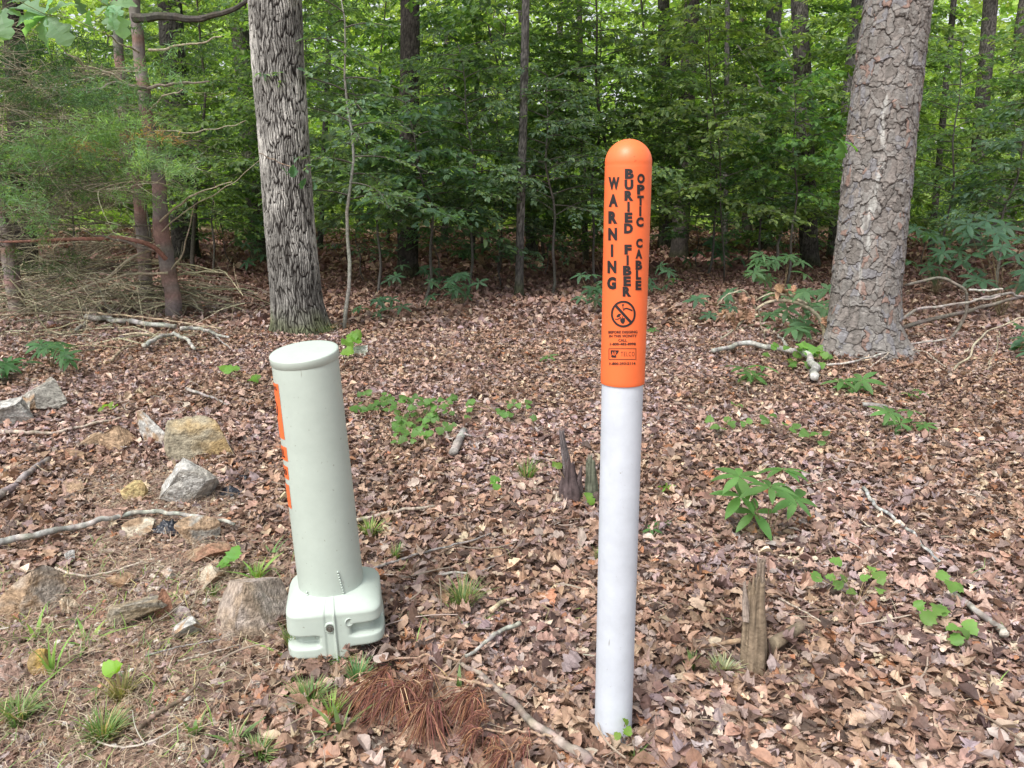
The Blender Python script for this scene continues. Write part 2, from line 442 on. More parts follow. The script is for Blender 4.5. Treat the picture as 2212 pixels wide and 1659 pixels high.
# fine debris: needles, straw and leaf crumbs
mb = MB()
x, y = wedge(0.9, 5.0, 260)
b = bare(x, y)
extra_x, extra_y = wedge(1.1, 3.8, 3400); be = bare(extra_x, extra_y); k = rng.random(len(be)) < be
x = np.concatenate([x, extra_x[k]]); y = np.concatenate([y, extra_y[k]])
n = len(x)
need = [(np.array([(-0.5, 0, 0), (0.5, 0, 0), (0.5, 0.5, 0.12), (-0.5, 0.5, 0.12), (0.1, 1, 0.0), (-0.1, 1, 0)], float), np.array([(0, 1, 2, 3), (3, 2, 4, 5)])),
        (np.array([(-0.5, 0, 0), (0.5, 0, 0), (9, 0.5, 0.1), (8, 0.5, 0.1), (3, 1, 0.0), (2.4, 1, 0)], float), np.array([(0, 1, 2, 3), (3, 2, 4, 5)]))]
L = 0.025 + 0.07 * rng.random(n)
sc = np.stack([0.0008 + 0.0014 * rng.random(n), L, L], 1)
inst(mb, need, np.stack([x, y, gz(x, y) + 0.004 + 0.028 * rng.random(n)], 1), rotm(rng.random(n) * 2 * PI, (rng.random(n) - 0.4) * 0.5, (rng.random(n) - 0.5)), sc,
     pal([(0.36, 0.28, 0.20), (0.46, 0.39, 0.29), (0.24, 0.165, 0.12), (0.30, 0.20, 0.15)], [3, 2, 3, 2], n, 0.25))
for _ in range(420):
    yy = 1.2 + 6.5 * rng.random() ** 1.2; xx = (rng.random() * 2 - 1) * (0.75 * yy + 0.2); a_ = rng.random() * PI; L_ = 0.06 + 0.22 * rng.random() ** 2
    t_ = np.linspace(-0.5, 0.5, 7); cv_ = rng.normal() * 0.5
    qx = xx + math.cos(a_) * L_ * t_ - math.sin(a_) * cv_ * L_ * t_ * t_; qy = yy + math.sin(a_) * L_ * t_ + math.cos(a_) * cv_ * L_ * t_ * t_
    mb.tube(np.stack([qx, qy, gz(qx, qy) + 0.03 + 0.02 * rng.random() * (1 + t_)], 1), (0.0012 + 0.0022 * rng.random()) * (1 - 0.5 * np.abs(t_)), 5, pal([(0.3, 0.24, 0.19), (0.2, 0.14, 0.11), (0.42, 0.37, 0.31)], [3, 3, 1], 1, 0.2)[0], cap=False)
tag(build(mb, 'straw_debris', 'debris'), 'fine straw, needles and twig bits strewn over the leaves and soil', 'debris', kind='stuff')

# gravel in the thin patch
ico = bmesh.new(); bmesh.ops.create_icosphere(ico, subdivisions=1, radius=1.0)
IV = np.array([v.co[:] for v in ico.verts]); IF = np.array([[v.index for v in f.verts] for f in ico.faces]); ico.free()
peb = []
for k in range(5):
    r_ = np.random.default_rng(300 + k)
    peb.append((IV * (0.75 + 0.45 * r_.random((len(IV), 1))) * np.array([1, 0.8, 0.5]), IF))
x, y = wedge(1.0, 4.0, 1500); b = bare(x, y); k = rng.random(len(b)) < b * 0.9; x = x[k]; y = y[k]; n = len(x)
mb = MB()
s = 0.003 + 0.014 * rng.random(n) ** 3
inst(mb, peb, np.stack([x, y, gz(x, y) + 0.006 * rng.random(n) + 0.002], 1), rotm(rng.random(n) * 2 * PI, (rng.random(n) - 0.5) * 0.8, (rng.random(n) - 0.5) * 0.8), s,
     pal([(0.4, 0.3, 0.22), (0.52, 0.45, 0.38), (0.3, 0.2, 0.14), (0.62, 0.58, 0.52), (0.42, 0.22, 0.14)], [3, 3, 3, 1.5, 1.5], n, 0.2))
tag(build(mb, 'gravel', 'stone'), 'small brown and pale stones scattered on the bare soil at lower left', 'gravel', kind='stuff')

# ------------------------------------------------------------------ marker post
PB = G(1331, 1612); PB = np.array([(1324.5 - 1106) / FPX, 0, 0]) + np.array([0, PB[1] + 0.05, 0])
PB[0] = (1324.5 - 1106) / FPX * (PB[1] * cP + H * sP)
PB[2] = float(gz(PB[0], PB[1])) - 0.02
yb = PB[1]
PT = At(1357.5, 352, yb)                                # where the dome starts
ax = PT - PB; axl = np.linalg.norm(ax); ax = ax / axl
RS, RP = 0.0525, 0.0495
ux = np.cross(np.array([0, 1.0, 0]), ax); ux /= np.linalg.norm(ux); uy = np.cross(ax, ux)
def lathe(mb, base, axis, prof, seg=96, col=(0.5,) * 3, wob=None):
    """prof = list of (height, radius) along axis"""
    e1 = np.cross(np.array([0, 1.0, 0]), axis); e1 /= np.linalg.norm(e1); e2 = np.cross(axis, e1)
    a = np.arange(seg) * 2 * PI / seg
    V = []
    for (h, r) in prof:
        V.append(base + axis * h + r * (np.cos(a)[:, None] * e1 + np.sin(a)[:, None] * e2))
    V = np.vstack(V); n = len(prof)
    i = np.arange(n - 1)[:, None] * seg; j = np.arange(seg)[None]; j2 = (j + 1) % seg
    mb.add(V, np.stack([i + j, i + j2, i + seg + j2, i + seg + j], -1).reshape(-1, 4), col)
post = thing('marker_post', PB, 'tall white marker post with an orange dome topped warning sleeve', 'marker post')
# height on the axis of the sleeve's lower edge
def axis_h(px, py):
    p = At(px, py, yb - RS); return float(np.dot(p - PB, ax))
hs_ = axis_h(1343, 838)
mb = MB(); lathe(mb, PB, ax, [(-0.12, RP), (0.0, RP)] + [(h, RP) for h in np.linspace(0.02, hs_ + 0.05, 14)])
build(mb, 'pipe', 'pvc', post, True)
mb = MB()
pr = [(hs_ + 0.0025, RP + 0.0002), (hs_, RP + 0.001), (hs_ + 0.0005, RS - 0.0004), (hs_ + 0.0015, RS)] + [(h, RS) for h in np.linspace(hs_ + 0.01, axl - 0.012, 12)]
pr += [(axl - 0.008, RS), (axl - 0.004, RS - 0.0006), (axl, RS)]
ndome = 14
for k in range(1, ndome + 1):
    a = k / ndome * PI / 2
    pr.append((axl + math.sin(a) * RS * 0.98, max(RS * math.cos(a), 0.0004)))
lathe(mb, PB, ax, pr)
build(mb, 'sleeve', 'orange', post, True)

def cyl_hit(px, py, r):
    """the point of the sleeve's front face seen at a plan position"""
    o = np.array([0, 0, H]) - PB; d = ray(px, py); d = d / np.linalg.norm(d)
    o2 = o - ax * np.dot(o, ax); d2 = d - ax * np.dot(d, ax)
    a = np.dot(d2, d2); b = 2 * np.dot(o2, d2); c = np.dot(o2, o2) - r * r
    D = b * b - 4 * a * c
    if D < 0: D = 0
    return PB + o + d * ((-b - math.sqrt(D)) / (2 * a))
def wrap_bm(bm, name, mat, parent, fn, step):
    """cut a flat shape finely, then lay it round the curved face"""
    for axis in (0, 1):
        lo = min(v.co[axis] for v in bm.verts); hi = max(v.co[axis] for v in bm.verts)
        st = step if axis == 0 else step * 5
        k = lo + st
        while k < hi:
            no = (1, 0, 0) if axis == 0 else (0, 1, 0)
            co = (k, 0, 0) if axis == 0 else (0, k, 0)
            bmesh.ops.bisect_plane(bm, geom=bm.verts[:] + bm.edges[:] + bm.faces[:], plane_co=co, plane_no=no)
            k += st
    org = ORG[parent.name]
    for v in bm.verts:
        v.co = Vector((fn(v.co.x, v.co.y) - org).tolist())
    bmesh.ops.recalc_face_normals(bm, faces=bm.faces)
    me = bpy.data.meshes.new(name); bm.to_mesh(me); bm.free()
    me.materials.append(M[mat])
    o = link(me, name, parent); ORG[o.name] = org
    return o
_glyph = {}
def glyph(txt, bold=0.03, space=1.0):
    key = (txt, bold, space)
    if key not in _glyph:
        cu = bpy.data.curves.new('lettering_curve', 'FONT'); cu.body = txt; cu.size = 1; cu.offset = bold; cu.resolution_u = 3; cu.space_character = space
        o = bpy.data.objects.new('lettering_curve', cu); C.objects.link(o)
        dg = bpy.context.evaluated_depsgraph_get()
        me = bpy.data.meshes.new_from_object(o.evaluated_get(dg))
        V = np.array([v.co[:] for v in me.vertices]); F = [tuple(p.vertices) for p in me.polygons]
        bpy.data.objects.remove(o); bpy.data.curves.remove(cu); bpy.data.meshes.remove(me)
        lo = V.min(0); hi = V.max(0)
        _glyph[key] = ((V - lo) / np.maximum(hi - lo, 1e-6), F)
    return _glyph[key]
def bm_text(bm, txt, cx, cy_, w, h, bold=0.03, space=1.0, skew=0.0):
    V, F = glyph(txt, bold, space)
    vs_ = [bm.verts.new((cx + (v[0] - 0.5) * w, cy_ - (v[1] - 0.5) * h + skew * (v[0] - 0.5) * w, 0)) for v in V]
    for f in F:
        try: bm.faces.new([vs_[k] for k in f])
        except ValueError: pass
def bm_poly(bm, pts):
    f = bm.faces.new([bm.verts.new((p[0], p[1], 0)) for p in pts])
    return f
def bm_ring(bm, cx, cy_, ro, ri, sy=1.0, n=40):
    o_ = [bm.verts.new((cx + ro * math.cos(t), cy_ + ro * sy * math.sin(t), 0)) for t in [2 * PI * k / n for k in range(n)]]
    i_ = [bm.verts.new((cx + ri * math.cos(t), cy_ + ri * sy * math.sin(t), 0)) for t in [2 * PI * k / n for k in range(n)]]
    for k in range(n):
        bm.faces.new([o_[k], o_[(k + 1) % n], i_[(k + 1) % n], i_[k]])
def c3(x, y): return 1281.7 + x * 0.17352, 288.1 + y * 0.17352
def c4(x, y): return 1281.7 + x * 0.17352, 561.7 + y * 0.17352
onsl = lambda x, y: cyl_hit(x, y, RS + 0.0009)
def word(spec, h, wd):
    bm = bmesh.new()
    for (ch, (x, y)) in spec:
        w = {'I': 0.27, 'W': 1.22, 'A': 1.02, 'N': 0.98, 'L': 0.8, 'E': 0.88, 'F': 0.84, 'T': 0.86, 'C': 0.98}.get(ch, 1.0) * wd * 1.06
        bm_text(bm, ch, x, y, w * 1.04, h * 1.08, 0.0 if ch == 'I' else 0.064)
    return wrap_bm(bm, 'lettering', 'black_ink', post, onsl, 2.2)
word([('W', c3(256, 622)), ('A', c3(248, 836)), ('R', c3(243, 1047)), ('N', c3(240, 1254)), ('I', c3(232, 1460)), ('N', c4(231, 86)), ('G', c4(227, 288))], 25.4, 18)
word([('B', c3(448, 504)), ('U', c3(443, 640)), ('R', c3(443, 777)), ('I', c3(438, 914)), ('E', c3(438, 1049)), ('D', c3(438, 1184))], 20.5, 17.6)
word([('F', c3(432, 1446)), ('I', c3(427, 1580)), ('B', c4(422, 132)), ('E', c4(421, 264)), ('R', c4(418, 394))], 20, 17)
word([('O', c3(594, 563)), ('P', c3(592, 700)), ('T', c3(588, 836)), ('I', c3(585, 970)), ('C', c3(580, 1104))], 20, 15)
word([('C', c3(573, 1368)), ('A', c3(568, 1502)), ('B', c4(567, 64)), ('L', c4(563, 186)), ('E', c4(562, 316))], 19, 13.2)
# no-digging sign
bm = bmesh.new(); cx, cyy = c4(373, 672)
bm_ring(bm, cx, cyy, 26.8, 22.6, 1.08)
d = 17.0
bm_poly(bm, [(cx - d - 2.3, cyy - d * 1.08 + 1.6), (cx - d + 1.8, cyy - d * 1.08 - 2.6), (cx + d + 2.3, cyy + d * 1.08 - 1.6), (cx + d - 1.8, cyy + d * 1.08 + 2.6)])
wrap_bm(bm, 'prohibition_ring', 'black_ink', post, onsl, 2.2)
bm = bmesh.new()
onsl2 = lambda x, y: cyl_hit(x, y, RS + 0.0006)
def q(x, y): return c4(x, y)
for pl in ([(352, 550), (386, 550), (372, 580), (376, 615), (366, 615), (364, 580)],
           [(370, 615), (388, 598), (420, 592), (488, 620), (486, 640), (420, 612), (392, 614), (376, 638)],
           [(300, 680), (318, 668), (345, 672), (330, 706), (296, 716), (286, 702)],
           [(270, 730), (300, 734), (345, 706), (350, 714), (306, 744), (272, 742)],
           [(358, 700), (366, 700), (368, 724), (392, 722), (394, 764), (376, 796), (352, 790), (334, 760), (336, 726), (358, 726)]):
    bm_poly(bm, [q(*p) for p in pl])
wrap_bm(bm, 'digging_symbol', 'black_ink', post, onsl2, 2.2)
for (t, x, y, w, h) in [('BEFORE DIGGING', 368, 897, 364, 34), ('IN THIS VICINITY', 369, 946, 346, 34), ('CALL', 364, 999, 108, 34), ('1-800-482-8998', 368, 1046, 322, 34), ('1-800-293-2114', 362, 1290, 324, 34)]:
    bm = bmesh.new(); X, Y = c4(x, y)
    bm_text(bm, t, X, Y, w * 0.17352, h * 0.17352, 0.034, 1.05, -0.01)
    wrap_bm(bm, 'lettering', 'black_ink', post, onsl, 2.2)
# company panel
bm = bmesh.new()
for (x0, y0, x1, y1) in [(192, 1100, 536, 1107), (192, 1234, 530, 1241), (190, 1107, 197, 1234), (527, 1107, 534, 1234)]:
    bm_poly(bm, [c4(x0, y0), c4(x1, y0), c4(x1, y1), c4(x0, y1)])
wrap_bm(bm, 'panel_outline', 'black_ink', post, onsl2, 2.2)
bm = bmesh.new()
bm_poly(bm, [c4(214, 1122), (c4(318, 1124)), c4(312, 1148), c4(288, 1180), c4(282, 1216), c4(232, 1214), c4(218, 1196)])
wrap_bm(bm, 'emblem', 'black_ink', post, onsl2, 2.2)
bm = bmesh.new(); X, Y = c4(258, 1166); bm_text(bm, 'AR', X, Y, 66 * 0.17352, 52 * 0.17352, 0.01)
o = wrap_bm(bm, 'emblem_lettering', 'orange', post, lambda x, y: cyl_hit(x, y, RS + 0.0014), 2.2)
bm = bmesh.new(); X, Y = c4(428, 1170); bm_text(bm, 'TELCO', X, Y, 170 * 0.17352, 56 * 0.17352, -0.005, 1.35)
wrap_bm(bm, 'lettering', 'black_ink', post, onsl, 2.2)

# ------------------------------------------------------------------ utility pedestal
QB = G(741, 1429); yq = QB[1] + 0.135                       # centre of its base
QT = At(657, 757, yq + 0.02)
q0 = At(716, 1262, yq); q0z = q0[2]
qb = np.array([At(722, 1330, yq)[0] + 0.012, yq, float(gz(QB[0], yq))])
ped = thing('utility_pedestal', qb, 'pale green cable pedestal leaning left on a moulded square base', 'utility pedestal')
pax = QT - np.array([q0[0], yq, q0z]); pl_ = np.linalg.norm(pax); pax /= pl_
RB = 0.0985
bb = np.array([q0[0], yq, q0z]) - pax * 0.06
mb = MB(); lathe(mb, bb, pax, [(-0.004, RB - 0.006), (-0.004, RB + 0.002), (-0.003, RB + 0.0035)] + [(h, RB + 0.0035 - (0.0035 * h / pl_)) for h in np.linspace(0.03, pl_ + 0.04, 22)], 128)
V = mb.V[0]
# slightly flattened front, soft lower lip cut on a slant
build(mb, 'body', 'sage', ped, True)
mb = MB()
topc = bb + pax * (pl_ + 0.045)
tilt = pax + np.array([-0.02, -0.16, 0]); tilt /= np.linalg.norm(tilt)
RC = RB + 0.0036
prc = [(-0.012, RC - 0.006), (-0.012, RC - 0.001), (-0.011, RC), (0.010, RC + 0.0003), (0.0125, RC - 0.0005), (0.0145, RC - 0.003), (0.0155, RC - 0.012), (0.0165, RC - 0.04), (0.017, 0.03), (0.017, 0.0003)]
lathe(mb, topc, tilt, prc, 128)
build(mb, 'cap', 'sage', ped, True)

# moulded base: a rounded square block with recesses, a seam flange and shoulders
nA, nZ = 420, 190
HB = 0.198
phi = np.arange(nA) / nA * 2 * PI
zz = np.linspace(-0.05, HB, nZ)
PH, ZB = np.meshgrid(phi, zz)
BROT = math.radians(11)
nexp = 6.0
def sq(ph, n): return (np.abs(np.cos(ph)) ** n + np.abs(np.sin(ph)) ** n) ** (-1 / n)
half = 0.146 + 0.008 * np.clip((HB - 0.05 - ZB) / 0.2, 0, 1)
rs = half * sq(PH, nexp)
top = np.clip((ZB - (HB - 0.042)) / 0.042, 0, 1)
tt = top ** 1.8
rs = rs * (1 - tt) + (0.9 * (0.100 * np.ones_like(PH)) + 0.1 * rs * 0.93) * tt
def box(v, a, b, s): return 1 / (1 + np.exp(-(v - a) / s)) * 1 / (1 + np.exp((v - b) / s))
# front faces the camera at phi = -90 degrees
pf = (PH + PI / 2 + PI) % (2 * PI) - PI                     # 0 at front, positive to the right
for side in (-1, 1):
    u = pf * side
    w1 = box(u, 0.36, 1.3, 0.028); w2 = box(u, 0.30, 1.3, 0.028)
    zo = 0.014 * side; rs = rs - 0.036 * w1 * box(ZB, 0.072 + zo, 0.106 + zo, 0.0018)
    rs = rs - 0.05 * w2 * box(ZB, -0.02, 0.030 + zo, 0.0026)
    w3 = box(u, 1.9, 2.8, 0.03)
    rs = rs - 0.02 * w3 * box(ZB, 0.078, 0.112, 0.0028)
# seam flange and the step beside it
fl = box(pf, -0.012, 0.030, 0.0035)
rs = rs + 0.0075 * fl * (1 - tt * 0.3)
rs = rs - 0.004 * box(pf, -0.19, -0.02, 0.006)
VX = rs * np.cos(PH); VY = rs * np.sin(PH)
bt = np.array([QT[0] - q0[0], 0.03, 0])
cb, sb = math.cos(BROT), math.sin(BROT)
lean = (ZB / HB)
Vb = np.stack([qb[0] + VX * cb - VY * sb + lean * (q0[0] - qb[0]) * 0.5, qb[1] + VX * sb + VY * cb, qb[2] + ZB + 0.0 * VX], -1).reshape(-1, 3)
mb = MB()
i = np.arange(nZ - 1)[:, None] * nA; j = np.arange(nA)[None]; j2 = (j + 1) % nA
mb.add(Vb, np.stack([i + j, i + j2, i + nA + j2, i + nA + j], -1).reshape(-1, 4))
k = (nZ - 1) * nA
mb.V.append(np.array([[qb[0], qb[1], qb[2] + HB + 0.004]])); mb.c.append(np.full((1, 3), 0.5))
mb.T.append(np.array([(k + a, k + (a + 1) % nA, nZ * nA) for a in range(nA)])); mb.n += 1
base = build(mb, 'base', 'sage', ped, True)
def base_pt(f, z, out=0.0):
    kz = int(np.argmin(np.abs(zz - z))); ka = int(round(((f - PI / 2) % (2 * PI)) / (2 * PI) * nA)) % nA
    p = Vb[kz * nA + ka]; n = p - np.array([qb[0], qb[1], p[2]]); n /= np.linalg.norm(n)
    return p + n * out, n
# bolt in its boss
p, nrm = base_pt(-0.085, 0.118, 0.0)
mb = MB(); lathe(mb, p - nrm * 0.004, nrm, [(0, 0.019), (0.006, 0.019), (0.0085, 0.0165), (0.0085, 0.0125), (0.006, 0.012)], 32)
build(mb, 'bolt_boss', 'sage', base, True)
mb = MB(); lathe(mb, p - nrm * 0.002, nrm, [(0.006, 0.0112), (0.0095, 0.0110), (0.0098, 0.0078), (0.0078, 0.0074), (0.0078, 0.0052), (0.0115, 0.005), (0.0118, 0.0002)], 24)
build(mb, 'bolt', 'metal', base, False)
p, nrm = base_pt(0.30, 0.132, 0.0)
mb = MB(); lathe(mb, p - nrm * 0.003, nrm, [(0, 0.0135), (0.005, 0.0135), (0.005, 0.0115), (0.0036, 0.0112), (0.0036, 0.0001)], 28)
build(mb, 'knockout_disc', 'sage', base, True)
# bead ties where the tube meets the base
def on_body(f, h, out=0.0):
    e1 = np.cross(np.array([0, 1.0, 0]), pax); e1 /= np.linalg.norm(e1); e2 = np.cross(pax, e1)
    n = e1 * math.sin(f) - e2 * math.cos(f)
    if n[1] * math.cos(f) > 0: n = e1 * math.sin(f) + e2 * math.cos(f)
    return bb + pax * h + n * (RB + 0.0035 - 0.0035 * h / pl_ + out), n
ISV, ISF = IV, IF
for (f, h0, nb) in ((0.62, 0.055, 11), (-0.50, 0.055, 4)):
    mb = MB()
    p0, n0 = on_body(f, 0.0, 0.0)
    for k in range(nb):
        pp, n_ = on_body(f - 0.012 * k, h0 + k * 0.0088, 0.0025)
        mb.add(ISV * 0.0037 + pp, ISF)
    a_, _ = on_body(f, h0 - 0.002, 0.002); b_, _ = on_body(f + 0.04, h0 - 0.03, 0.014)
    mb.tube([b_, a_], 0.0022, 6)
    build(mb, 'bead_tie', 'sage', ped, True)
# warning stickers down the left side
def sticker(f0, f1, h0, h1, name='sticker', mat='orange', out=0.0012, parent=None):
    mb = MB(); nf, nh = 10, 12; V = []
    for a in range(nh + 1):
        for b in range(nf + 1):
            V.append(on_body(f0 + (f1 - f0) * b / nf, h0 + (h1 - h0) * a / nh, out + 0.002 * (h0 + h1) * 0)[0])
    F = [(a * (nf + 1) + b, a * (nf + 1) + b + 1, (a + 1) * (nf + 1) + b + 1, (a + 1) * (nf + 1) + b) for a in range(nh) for b in range(nf)]
    mb.add(V, F); return build(mb, name, mat, parent or ped, True)
def hz(py, px=620): return float(np.dot(At(px, py, yq - 0.02) - bb, pax))
FE = -0.74
s1 = sticker(-2.1, FE, hz(942), hz(824))
s2 = sticker(-1.9, FE + 0.03, hz(988), hz(958)); s3 = sticker(-1.9, FE - 0.03, hz(1028), hz(1000)); s4 = sticker(-1.9, FE - 0.09, hz(1090), hz(1040))
def stick_text(txt, f, h, w, hh, parent, bold=0.02):
    bm = bmesh.new(); bm_text(bm, txt, 0, 0, w, hh, bold)
    return wrap_bm(bm, 'lettering', 'black_ink', parent, lambda x, y: on_body(f + x / RB, h - y, 0.002)[0], 0.004)
stick_text('WARNING', -1.22, hz(834), 0.075, 0.012, s1)
stick_text('O', -1.25, hz(880), 0.06, 0.05, s1, -0.02)
stick_text('CALL', -1.09, hz(973), 0.052, 0.026, s2)
stick_text('800', -1.1, hz(1013), 0.05, 0.02, s3)

# ------------------------------------------------------------------ trees
def bark_mesh(name, parent, cx, cyf, radf, z0, z1, kind, nA=300, nZ=600, roots=None, colors=None, disp=1.0, cell=None, seed=0):
    """cx(z), cyf(z): centre line; radf(z): radius. Real ridges/plates, each plate its own colour."""
    th = np.arange(nA) / nA * 2 * PI + PI / 2
    # rows packed closer where the picture looks
    z = np.linspace(z0, z1, nZ)
    T, Z = np.meshgrid(th, z)
    r0 = radf(Z)
    rm = float(np.mean(radf(z)))
    U = (T - PI / 2) * rm; Vv = Z
    if roots:
        for (a, w, amt, hh) in roots:
            dd = (T - a + PI) % (2 * PI) - PI
            r0 = r0 * (1 + amt * np.exp(-(dd / w) ** 2) * np.exp(-np.maximum(Z, 0) / hh))
    if kind == 'oak':
        du, dv = cell or (0.023, 0.2)
        Uw = U + (fbm(U * 7, Vv * 6, 3, seed) - 0.5) * 0.055 + (vnoise(U * 25, Vv * 26, seed + 31) - 0.5) * 0.007
        F1, F2, cid, cv = voro(Uw / du, Vv / dv + fbm(U * 16, Vv * 7, 2, seed + 3) * 1.1, seed)
        e = np.clip((F2 - F1) * 3.0, 0, 1)
        crk = vnoise(U * 40, Vv * 34, seed + 33); e = e * np.clip((crk - 0.05) * 9, 0.35, 1)
        fine = fbm(U * 120, Vv * 40, 3, seed + 7)
        h = (e ** 0.7) * 0.013 * disp + (fine - 0.5) * 0.004 * disp + (cid - 0.5) * 0.004 * disp
        cd, cl = colors or ((0.022, 0.019, 0.017), (0.62, 0.60, 0.555))
        k = np.clip(e * 1.5 - 0.30, 0, 1) * (0.45 + 0.8 * fine) * (0.6 + 0.55 * cid)
        lich = np.clip((fbm(U * 4, Vv * 2.2, 3, seed + 11) - 0.40) * 4, 0, 1)
        lich = 0.5 + 0.5 * lich
        k = np.clip(k * lich * np.interp(Vv, [0, 0.7, 1.2, 2.5, 3.3], [0.5, 0.62, 1.0, 1.0, 0.72]), 0, 1)[..., None]
        col = np.array(cd) * (1 - k) + np.array(cl) * k
        ms = np.clip((0.30 - Vv + 0.25 * (fbm(U * 6, Vv * 6, 3, seed + 13) - 0.5)) * 5, 0, 1)[..., None] * 0.75
        col = col * (1 - ms) + col * np.array((0.72, 0.85, 0.45)) * ms
    else:
        du, dv = cell or (0.088, 0.15)
        Uw = U + (fbm(U * 11, Vv * 8, 4, seed) - 0.5) * 0.10 + (vnoise(U * 45, Vv * 45, seed + 30) - 0.5) * 0.012
        Vw = Vv + (fbm(U * 10, Vv * 9, 4, seed + 2) - 0.5) * 0.18 + (vnoise(U * 40, Vv * 40, seed + 35) - 0.5) * 0.02
        F1, F2, cid, cv = voro(Uw / du, Vw / dv, seed)
        G1, G2, gid, gv = voro(Uw / (du * 0.55) + 7, Vw / (dv * 0.42) + 3, seed + 40)
        wcr = 4 + 9 * vnoise(U * 9, Vv * 7, seed + 37); e = np.clip((F2 - F1) * wcr, 0, 1); e2 = np.clip((G2 - G1) * 6, 0, 1)
        fine = fbm(U * 90, Vv * 60, 3, seed + 7)
        strat = vnoise(U * 30, Vv * 160, seed + 8)
        h = (e ** 0.5) * 0.011 + (cid - 0.5) * 0.007 + (gid - 0.5) * 0.004 - 0.009 * cv * e - 0.004 * gv + e2 * 0.0012 + (fine - 0.5) * 0.003
        h = h * disp
        P_ = 0.66 * np.array([(0.30, 0.28, 0.26), (0.34, 0.32, 0.30), (0.36, 0.25, 0.21), (0.31, 0.30, 0.31), (0.26, 0.235, 0.215), (0.33, 0.295, 0.27)])
        w = gid * 0.55 + cid * 0.45
        idx = np.clip((w * 7.2).astype(int) - 1, 0, 5)
        remap = np.array([4, 0, 5, 1, 3, 2])
        col = P_[remap[idx]]
        col = col * (0.66 + 0.42 * fine + 0.22 * strat)[..., None]
        dk = (np.clip(e * 2.2, 0, 1) * (0.72 + 0.28 * np.clip(e2 * 2, 0, 1)))[..., None]
        col = col * dk + np.array((0.05, 0.043, 0.04)) * (1 - dk)
        # pale resin and lichen runs down the left front
        ang = (T - PI / 2)
        for (a0, wd, za, zb, st) in ((PI - 0.42, 0.16, 0.75, 2.35, 1.0), (PI + 0.12 - 0.75, 0.10, 0.35, 1.5, 0.7)):
            lw = wd * (0.5 + 0.8 * fbm(U * 0 + 3, Vv * 5, 3, seed + 21))
            m_ = np.exp(-((ang - a0 - 0.12 * (fbm(U * 0, Vv * 3, 2, seed + 25) - 0.5) * 2 - 0.05 * (Vv - 1.2)) / lw) ** 2) * np.clip((Vv - za) * 4, 0, 1) * np.clip((zb - Vv) * 4, 0, 1)
            m_ = np.clip((m_ * (0.15 + 1.2 * fbm(U * 50, Vv * 8, 4, seed + 23)) - 0.47) * 3.0, 0, 1) * st * 0.8 * 0.75
            m_ = (m_ * (0.3 + 0.7 * e))[..., None]
            col = col * (1 - m_) + np.array((0.5, 0.5, 0.47)) * m_
    r = r0 + h - 0.008 * disp
    V = np.stack([cx(Z) + r * np.cos(T), cyf(Z) + r * np.sin(T), Z], -1).reshape(-1, 3)
    mb = MB()
    i = np.arange(nZ - 1)[:, None] * nA; j = np.arange(nA)[None]; j2 = (j + 1) % nA
    mb.add(V, np.stack([i + j, i + j2, i + nA + j2, i + nA + j], -1).reshape(-1, 4), np.clip(col, 0.004, 0.9).reshape(-1, 3))
    return build(mb, name, 'bark', parent, True)

GREENS = [(0.09, 0.19, 0.06), (0.12, 0.24, 0.06), (0.07, 0.15, 0.06), (0.15, 0.28, 0.07)]
def crown_mesh(name, parent, c, rad, n, size, greens=None, limbs=True, zlo=None):
    """a broad crown of leaf clumps round limbs"""
    mb = MB(); lb = MB()
    c = np.asarray(c, float); rad = np.asarray(rad, float)
    ncl = max(14, n // 90)
    d = rng.normal(size=(ncl, 3)); d /= np.linalg.norm(d, axis=1)[:, None]
    cl = c + d * rad * (0.35 + 0.65 * rng.random((ncl, 1)) ** 0.5)
    per = n // ncl
    crad = rad.mean() * 0.28 * (0.6 + 0.8 * rng.random(ncl))
    pos = np.repeat(cl, per, 0) + rng.normal(size=(ncl * per, 3)) * np.repeat(crad, per)[:, None] * np.array([0.6, 0.6, 0.4])
    if zlo is not None: pos = pos[pos[:, 2] > zlo]
    m = len(pos)
    s = size * (0.7 + 0.6 * rng.random(m))
    inst(mb, LFT, pos, rotm(rng.random(m) * 2 * PI, rng.normal(size=m) * 0.5, rng.normal(size=m) * 0.5), s, pal(greens or GREENS, [1] * len(greens or GREENS), m, 0.25))
    build(mb, name, 'foliage', parent)
    if limbs:
        for k in range(0, ncl, max(1, ncl // 9)):
            a = c.copy(); a[2] = c[2] - rad[2] * 0.9; b = cl[k]
            t = np.linspace(0, 1, 6)[:, None]
            lb.tube(a * (1 - t) + b * t + np.array([0, 0, 0.5]) * (t * (1 - t)), np.linspace(0.07, 0.02, 6), 5, (0.1, 0.09, 0.08))
        build(lb, 'limbs', 'twig', parent)

def lin(pts):
    zs = [p[0] for p in pts]; v = [p[1] for p in pts]
    return lambda z: np.interp(z, zs, v)

